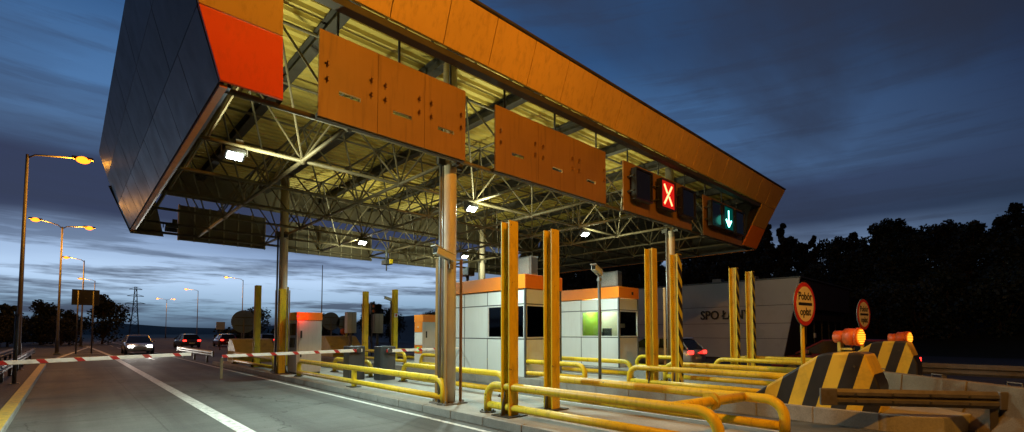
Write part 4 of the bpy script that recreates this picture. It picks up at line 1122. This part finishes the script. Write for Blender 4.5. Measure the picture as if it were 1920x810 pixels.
def sign_back(X, Y, r, zc, lab, ph):
    t = thing('sign_back', lab, 'road sign', (X, Y, 0), 0, 'round road signs seen from behind')
    b = B(); b.disc((X, Y, zc), r, (0, 1, 0), .02, 40); b.build('disc', M['signback'], t)
    b = B(); b.cyl((X, Y - .04, .1), (X, Y - .04, ph), .035, n=10); b.build('pole', M['lampmetal'], t)
    for q in (.2, -.25):
        b = B(); b.box((X - r * .7, Y - .02, zc + q), (X + r * .7, Y - .001, zc + q + .05)); b.build('stiffener', M['steel'], t)
sign_back(7.0, 28.9, .62, 2.25, 'large grey back of a round sign left of the rear canopy column', 2.4)
sign_back(11.8, 28.9, .55, 2.35, 'grey back of a round sign right of the tall kiosk', 2.5)
sign_back(12.6, 28.9, .45, 2.25, 'smaller grey sign back beside the signal cabinet', 2.4)
t = thing('route_board', 'small yellow board left of the large round sign back', 'road sign', (10.2, 50, 0))
b = B(); b.box((9.85, 49.95, 1.9), (10.55, 49.99, 2.6), .01); b.build('panel', M['signface'], t)
b = B(); b.cyl((10.2, 50.03, 0), (10.2, 50.03, 2.4), .04, n=8); b.build('post', M['lampmetal'], t)

# ------------------------------------------------------------------ rear traffic signals, cctv poles, cone
def signal_cabinet(X, Y, z0, z1, lab):
    t = thing('signal_cabinet', lab, 'cabinet', (X, Y, 0), 0, 'grey cabinets behind the islands')
    b = B(); b.box((X - .27, Y - .2, z0), (X + .27, Y + .2, z1), .03); b.build('box', M['cabinet'], t)
    b = B(); b.box((X - .006, Y - .212, z0 + .03), (X + .006, Y - .201, z1 - .03)); b.build('seam', M['mullion'], t)
    b = B(); b.cyl((X, Y, 0), (X, Y, z0), .08, n=12); b.build('pole', M['lampmetal'], t)
signal_cabinet(11.74, 26, 1.62, 2.82, 'pale grey cabinet on a pole left of the middle rear post')
signal_cabinet(13.4, 26, 1.62, 2.76, 'pale grey cabinet on a pole right of the middle rear post')
def rear_signal(X, Y, z, lab):
    t = thing('traffic_signal', lab, 'traffic light', (X, Y, 0), 0, 'rear traffic signals')
    b = B(); b.cyl((X, Y, 0), (X, Y, z), .045, n=10); b.build('pole', M['lampmetal'], t)
    b = B(); b.box((X - .12, Y - .1, z - .02), (X + .12, Y + .1, z + .62), .02); h = b.build('head', M['black'], t)
    for k in range(2):
        b = B(); b.tube([(X, Y - .1, z + .16 + .3 * k), (X, Y - .2, z + .16 + .3 * k)], .1, 14, False); b.build('visor', M['darkbox'], h)
        b = B(); b.disc((X, Y - .101, z + .16 + .3 * k), .085, (0, -1, 0), .01); b.build('lens', M['beaconcase'], h)
rear_signal(12.55, 26, 2.7, 'two lamp traffic signal left of the middle rear post')
rear_signal(13.05, 26, 2.75, 'two lamp traffic signal beside the right grey cabinet')
def cctv(name, X, Y, z, yaw, lab, pole=None, matl='camcase', s=1.):
    t = thing(name, lab, 'camera', (X, Y, pole if pole is not None else z), 0, 'surveillance cameras')
    m3 = Matrix.Rotation(yaw, 3, 'Z') @ Matrix.Rotation(R(14), 3, 'Y')
    c = Vector((X, Y, z)) + m3 @ Vector((-.16 * s, 0, 0)) + Vector((0, 0, .05))
    b = B(); b.obox(c, (.26 * s, .075 * s, .07 * s), m3, .015); b.build('housing', M[matl], t)
    b = B(); b.obox(c + m3 @ Vector((-.05, 0, .082)) * s, (.29 * s, .09 * s, .008), m3, .003); b.build('sunshade', M[matl], t)
    b = B(); b.obox(c + m3 @ Vector((-.265 * s, 0, 0)), (.008, .055 * s, .05 * s), m3); b.build('lens', M['carglass'], t)
    b = B(); b.tube([(X, Y, z - .12), (X, Y, z - .02), tuple(c + Vector((0, 0, -.06)))], .024, 8); b.box((X - .05, Y - .05, z - .2), (X + .05, Y + .05, z - .1), .01); b.build('bracket', M['conduit'], t)
    if pole is not None:
        b = B(); b.cyl((X, Y, pole), (X, Y, z + .02), .045, n=14); b.build('pole', M['lampmetal'], t)
        b = B(); b.box((X - .14, Y - .14, pole), (X + .14, Y + .14, pole + .02)); b.build('base_plate', M['girder'], t)
cctv('column_camera', 5.98, 8.34, 3.25, R(5), 'cream surveillance camera clamped to the front canopy column')
cctv('pole_camera', 11.2, 8.27, 3.36, R(15), 'cream surveillance camera on a slim pole before the lime lit booth', .28)
cctv('pole_camera', 14.0, 25.5, 3.55, R(0), 'white surveillance camera on a thin white pole by the rear post with the plate', 0., 'whitepaint')
b = B(); prof = [(.02, .0)]
t = thing('traffic_cone', 'small orange cone standing behind the right grey cabinet', 'traffic cone', (14.3, 30, 0))
b = B(); b.cyl((14.3, 30, .03), (14.3, 30, .75), .16, .03, 20); b.build('cone_body', M['cone'], t)
b = B(); b.box((14.1, 29.8, 0), (14.5, 30.2, .03), .005); b.build('base', M['rubber'], t)
b = B(); b.cyl((14.3, 30, .38), (14.3, 30, .52), .111, .084, 20); b.build('band', M['whitepaint'], t)

# ------------------------------------------------------------------ office building with lettering
t = thing('office_building', 'grey panelled office building with black letters SPO ŁANY and a slanted end', 'building', (34, 14, 0))
ZR = 4.76
b = B()
b.prism([(30.15, 8.45, ZR - .02), (30.15, 9.3, .0), (30.15, 30, .0), (30.15, 30, ZR - .02)], (11.8, 0, 0)); b.build('wall', M['facadedark'], t)
def ycut(z): return 8.33 + (9.28 - 8.33) * (ZR - z) / (ZR - .2)
zs = [.1, 1.3, 2.2, 3.25, ZR]
for z0, z1 in zip(zs, zs[1:]):
    ys = [12.0, 16.2, 20.4, 24.6, 29]; yk = [None] + ys
    if z0 in (1.3, 2.2): ysx = [11.1, 16.2, 20.4, 24.6, 29]
    else: ysx = ys
    st = [None] + ysx
    for a, c in zip(st, ysx):
        b = B(); y00 = ycut(z0) if a is None else a; y01 = ycut(z1) if a is None else a; g_ = .012
        b.prism([(30.0, y00 + g_, z0 + g_), (30.0, c - g_, z0 + g_), (30.0, c - g_, z1 - g_), (30.0, y01 + g_, z1 - g_)], (.12, 0, 0)); b.build('facade_panel', M['skirt'], t)
b = B(); b.box((29.97, 8.3, ZR), (42, 30, ZR + .08), .01); b.build('roof_edge', M['mullion'], t)
b = B(); b.box((31.2, 8.40, 3.05), (41.5, 8.47, ZR - .05)); b.build('front_band', M['facadedark'], t)
for k in range(5):
    b = B(); b.box((33 + k * 1.7, 8.9, .9), (34.3 + k * 1.7, 8.95, 2.7), .01); f = b.build('window', M['mullion'], t)
    b = B(); b.box((33.06 + k * 1.7, 8.87, .96), (34.24 + k * 1.7, 8.895, 2.64)); b.build('pane', M['carglass'], f)
text('lettering', 'SPO ŁANY', .78, M['letter'], t, (29.95 - 34, 12.55 - 14, 2.72), (PI / 2, 0, -PI / 2), .03, .012, .86)
b = B(); b.box((30.3, 9.2, 2.9), (30.6, 9.26, 3.2), .02); b.build('wall_lamp', M['whitepaint'], t)
b = B(); b.box((32.5, 8.32, 1.35), (32.75, 8.39, 1.62)); b.build('notice', M['whitepaint'], t)
for yy in (11.4, 13.6): 
    b = B(); b.box((32, yy, ZR + .08), (32.6, yy + .6, ZR + .5), .02); b.build('roof_vent', M['conduit'], t)

# ------------------------------------------------------------------ cars
def car(X, Y, rz, col, lab, tails=True, heads=False, kind='hatch', cat='car'):
    t = thing('parked_car', lab, cat, (X, Y, 0), rz, 'cars at the toll plaza')
    pm = car_paint('car_paint', col)
    L, W = 4.2, .86
    st = [(-2.1, .42, .62, .70), (-2.05, .26, .86, .80), (-1.5, .2, .92, .86), (-.6, .18, .94, .87), (.6, .18, .92, .87), (1.35, .2, .84, .85), (1.95, .26, .70, .78), (2.1, .36, .58, .66)]
    b = B(); rings = []
    for y, z0, z1, w_ in st:
        ring = [(-w_ * .9, z0), (-w_, z0 + (z1 - z0) * .25), (-w_, z0 + (z1 - z0) * .7), (-w_ * .9, z1), (w_ * .9, z1), (w_, z0 + (z1 - z0) * .7), (w_, z0 + (z1 - z0) * .25), (w_ * .9, z0)]
        rings.append([b.bm.verts.new((x, y, z)) for x, z in ring])
    for r0, r1 in zip(rings, rings[1:]):
        for k in range(8): b.bm.faces.new((r0[k], r0[(k + 1) % 8], r1[(k + 1) % 8], r1[k])).smooth = True
    b.bm.faces.new(rings[0][::-1]); b.bm.faces.new(rings[-1])
    b.build('body', pm, t, None, False)
    def cab(pts, w0, w1, inset, m, nm):
        b = B(); A_ = []
        zmin = min(z for y, z in pts); zmax = max(z for y, z in pts)
        for sg in (-1, 1):
            A_.append([b.bm.verts.new((sg * (w0 + (w1 - w0) * (z - zmin) / (zmax - zmin) - inset), y, z)) for y, z in pts])
        n = len(pts)
        for k in range(n): b.bm.faces.new((A_[0][k], A_[0][(k + 1) % n], A_[1][(k + 1) % n], A_[1][k]))
        b.bm.faces.new(A_[0]); b.bm.faces.new(A_[1][::-1])
        return b.build(nm, m, t, None, False)
    cab([(-1.95, .88), (-1.6, 1.33), (-1.3, 1.385), (.1, 1.40), (.45, 1.34), (1.25, .86)], .80, .60, 0., M['carglass'], 'glasshouse')
    b = B()
    b.hexa([(-.575, -1.62, 1.385), (.575, -1.62, 1.385), (.59, .2, 1.41), (-.59, .2, 1.41), (-.55, -1.55, 1.43), (.55, -1.55, 1.43), (.56, .1, 1.455), (-.56, .1, 1.455)], .02); b.build('roof', pm, t, None, False)
    b = B()
    for sg in (-1, 1):
        b.tube([(sg * .79, 1.2, .90), (sg * .605, .36, 1.39), (sg * .58, -1.5, 1.40), (sg * .78, -1.95, .92)], .035, 6); b.tube([(sg * .80, -.5, .9), (sg * .60, -.45, 1.4)], .035, 6)
    b.build('pillar', pm, t, None, False)
    for sx in (-1, 1):
        for yy in (-1.3, 1.3):
            b = B(); b.cyl((sx * .70, yy, .31), (sx * .885, yy, .31), .31, n=24); wh = b.build('wheel', M['rubber'], t, None, False)
            b = B(); b.cyl((sx * .87, yy, .31), (sx * .893, yy, .31), .2, n=18); b.build('rim', M['steel'], wh, None, False)
        b = B(); b.box((sx * .50, -2.12, .68), (sx * .80, -1.98, .84), .015); b.build('tail_light', M['tail'] if tails else M['redpaint'], t, None, False)
        b = B(); b.box((sx * .42, 2.0, .54), (sx * .70, 2.115, .68), .015); b.build('headlight', M['head'] if heads else M['frame'], t, None, False)
        b = B(); b.box((sx * .86, .75, .92), (sx * 1.0, .87, 1.05), .02); b.build('mirror', pm, t, None, False)
    b = B(); b.box((-.26, -2.13, .45), (.26, -2.098, .56), .004); b.build('number_plate', M['whitepaint'], t, None, False)
    return t
car(21.2, 12.2, 0, (.55, .57, .60), 'silver car behind the right booth and its striped post')
car(20.2, 4.4, 0, (.16, .012, .02), 'dark red car behind the round toll charge sign')
car(9.5, 62, R(4), (.08, .08, .09), 'first distant car with red tail lights left of the large round sign back')
car(13.5, 64, 0, (.2, .02, .02), 'distant red car close to the right of the first queue car')
car(17.2, 62, 0, (.25, .25, .26), 'distant grey car at the right end of the queue on the far road')
c = car(4.0, 47, PI, (.4, .41, .42), 'oncoming car with bright white headlights beyond the left barrier arm', False, True)
for sx in (-.56, .56):
    lamp('headlight_beam', 'SPOT', (sx, 2.2, .62), (1., .96, .86), 500, c, .06, (R(87), 0, 0), R(48), .6)

# ------------------------------------------------------------------ trees
def tree_mesh(seed, h, rad, n, trunk_h, conic=False):
    r_ = random.Random(seed)
    lob = []
    for k in range(17):
        a = r_.uniform(0, 2 * PI); q = r_.uniform(.1, .75) * rad; zc = trunk_h + (h - trunk_h) * r_.uniform(.06, .92)
        lim = 1 - .75 * max(0, (zc - trunk_h) / (h - trunk_h) - .35)
        if conic: lim = 1.05 - .95 * (zc - trunk_h) / (h - trunk_h)
        lob.append((math.cos(a) * q * lim, math.sin(a) * q * lim, zc, rad * r_.uniform(.28, .5) * max(.35, lim)))
    b = B()
    for k in range(n):
        cx_, cy_, cz_, rr_ = r_.choice(lob)
        d = Vector((r_.gauss(0, 1), r_.gauss(0, 1), r_.gauss(0, .85))).normalized() * rr_ * r_.uniform(.45, 1.12)
        c = Vector((cx_, cy_, cz_)) + d
        s = r_.uniform(.10, .26) * (h / 8)
        u = Vector((r_.gauss(0, 1), r_.gauss(0, 1), r_.gauss(0, 1))).normalized(); v = u.orthogonal().normalized(); ww = u.cross(v)
        b.bm.faces.new([b.bm.verts.new(c + v * s), b.bm.verts.new(c + ww * s * .8), b.bm.verts.new(c - v * s), b.bm.verts.new(c - ww * s * .8)])
    me = bpy.data.meshes.new('crown'); b.bm.to_mesh(me); b.bm.free(); me.materials.append(M['leaf'] if seed % 2 else M['leafb'])
    b = B(); b.tube([(0, 0, -.3), (.05, 0, trunk_h * .6), (-.05, .04, trunk_h), (0, 0, h * .8)], [.2 * h / 8, .15 * h / 8, .12 * h / 8, .03], 8)
    for cx_, cy_, cz_, rr_ in lob: b.tube([(0, 0, trunk_h * r_.uniform(.7, 1.)), (cx_ * .5, cy_ * .5, (cz_ + trunk_h) / 2), (cx_, cy_, cz_)], [.08 * h / 8, .05 * h / 8, .015], 6)
    mt = bpy.data.meshes.new('trunk'); b.bm.to_mesh(mt); b.bm.free(); mt.materials.append(M['bark'])
    return me, mt
TM = [tree_mesh(1, 8, 3.0, 3400, 1.2), tree_mesh(2, 9.5, 2.7, 3400, 1.0), tree_mesh(3, 7, 3.3, 3400, .8), tree_mesh(4, 10, 2.3, 3200, .8, True), tree_mesh(6, 6, 3.2, 3000, .3)]
def tree(X, Y, z, k, s, lab, group, rz=None):
    t = thing('tree', lab, 'tree', (X, Y, z), rnd.uniform(0, 6) if rz is None else rz, group); t.scale = (s, s, s)
    for nm, me in zip(('crown', 'trunk'), TM[k]):
        o = bpy.data.objects.new(nm, me); COL.objects.link(o); o.parent = t
def hill_z(x, y):
    tt = min(1, max(0, (x - 43) / 22)); tt = tt * tt * (3 - 2 * tt)
    return -.2 + 8.0 * tt * (1 - min(1, max(0, (y - 70) / 90)) * .6)
G1 = 'trees on the dark hill at the right'; LB1 = 'black silhouetted tree in the wood on the hill at the right'
for row, (xr, n, y0, dy, ks, s0, s1) in enumerate(((60, 36, -24, 2.2, (0, 1, 2, 3, 0), .60, .86), (65, 36, -28, 2.5, (0, 1, 2, 2), .62, .86), (55, 36, -18, 2.0, (2, 0, 2), .62, .84), (50, 34, -15, 2.0, (4, 2, 4), .66, .9))):
    for i in range(n):
        X = xr + rnd.uniform(-1.6, 1.6); Y = y0 + i * dy + rnd.uniform(-.8, .8)
        tree(X, Y, hill_z(X, Y) - .5, rnd.choice(ks), rnd.uniform(s0, s1), LB1, G1)
G2 = 'trees in the dark belt at the far left'; LB2 = 'dark tree in the low belt beyond the left lamp posts'
for i in range(16):
    X = -15 + i * 1.5 + rnd.uniform(-1, 1); Y = 72 + rnd.uniform(-6, 10) + i * 1.5
    if X > 0.2: X = -1.5 - rnd.uniform(0, 9)
    tree(X, Y, -.1, rnd.choice((2, 4, 0, 4)), rnd.uniform(.62, .85), LB2, G2)
tree(3.6, 88, -.1, 2, .98, 'bushy dark tree rising highest behind the twin headed lamp post', G2)
G3 = 'trees behind the plaza'; 
for (X, Y, kk, sc, lab) in ((27.5, 104, 4, 1.15, 'small round dark tree alone on the horizon left of the lone yellow post'), (36, 72, 0, .85, 'dark tree right of the tall kiosk, left of the thin mast'), (39, 71, 2, .82, 'dark tree just right of the thin mast'),
                        (47, 71, 4, .95, 'low dark tree behind the left grey cabinet'), (58, 64, 3, .78, 'dark pointed tree left of the small kiosk'), (61, 66, 0, .7, 'low dark tree behind the small kiosk'), (30, 86, 4, .8, 'low dark bush tree right of the rear canopy column'), (33, 84, 2, .7, 'low dark tree behind the tall kiosk')):
    tree(X, Y, -.1, kk, sc, lab, G3)
# low hedges far behind as one mass
b = B(); r_ = random.Random(11)
for k in range(9000):
    X = r_.uniform(-45, 80); Y = 118 + r_.gauss(0, 3) - .35 * max(0, X - 30); hh = 2.0 + 1.2 * math.sin(X * .35) + .7 * math.sin(X * .9 + 1)
    if 1 < X < 24: continue
    c = Vector((X, Y, r_.uniform(0, max(.6, hh)))); s = r_.uniform(.25, .5)
    u = Vector((r_.gauss(0, 1), r_.gauss(0, 1), r_.gauss(0, 1))).normalized(); v = u.orthogonal().normalized(); ww = u.cross(v)
    b.bm.faces.new([b.bm.verts.new(c + v * s), b.bm.verts.new(c + ww * s), b.bm.verts.new(c - v * s), b.bm.verts.new(c - ww * s)])
o = b.build('hedge', M['leaf']); o['kind'] = 'stuff'; tag(o, 'dark hedge mass along the horizon', 'hedge')

# ------------------------------------------------------------------ render settings
vs_ = scene.view_settings
vs_.view_transform = 'Standard'; vs_.look = 'None'; vs_.exposure = 0.; vs_.gamma = 1.; vs_.use_curve_mapping = False
scene.render.engine = 'CYCLES'
cy_ = scene.cycles
cy_.use_denoising = True; cy_.max_bounces = 6; cy_.diffuse_bounces = 3; cy_.glossy_bounces = 3; cy_.transparent_max_bounces = 8
cy_.sample_clamp_indirect = 6; cy_.caustics_reflective = False; cy_.caustics_refractive = False
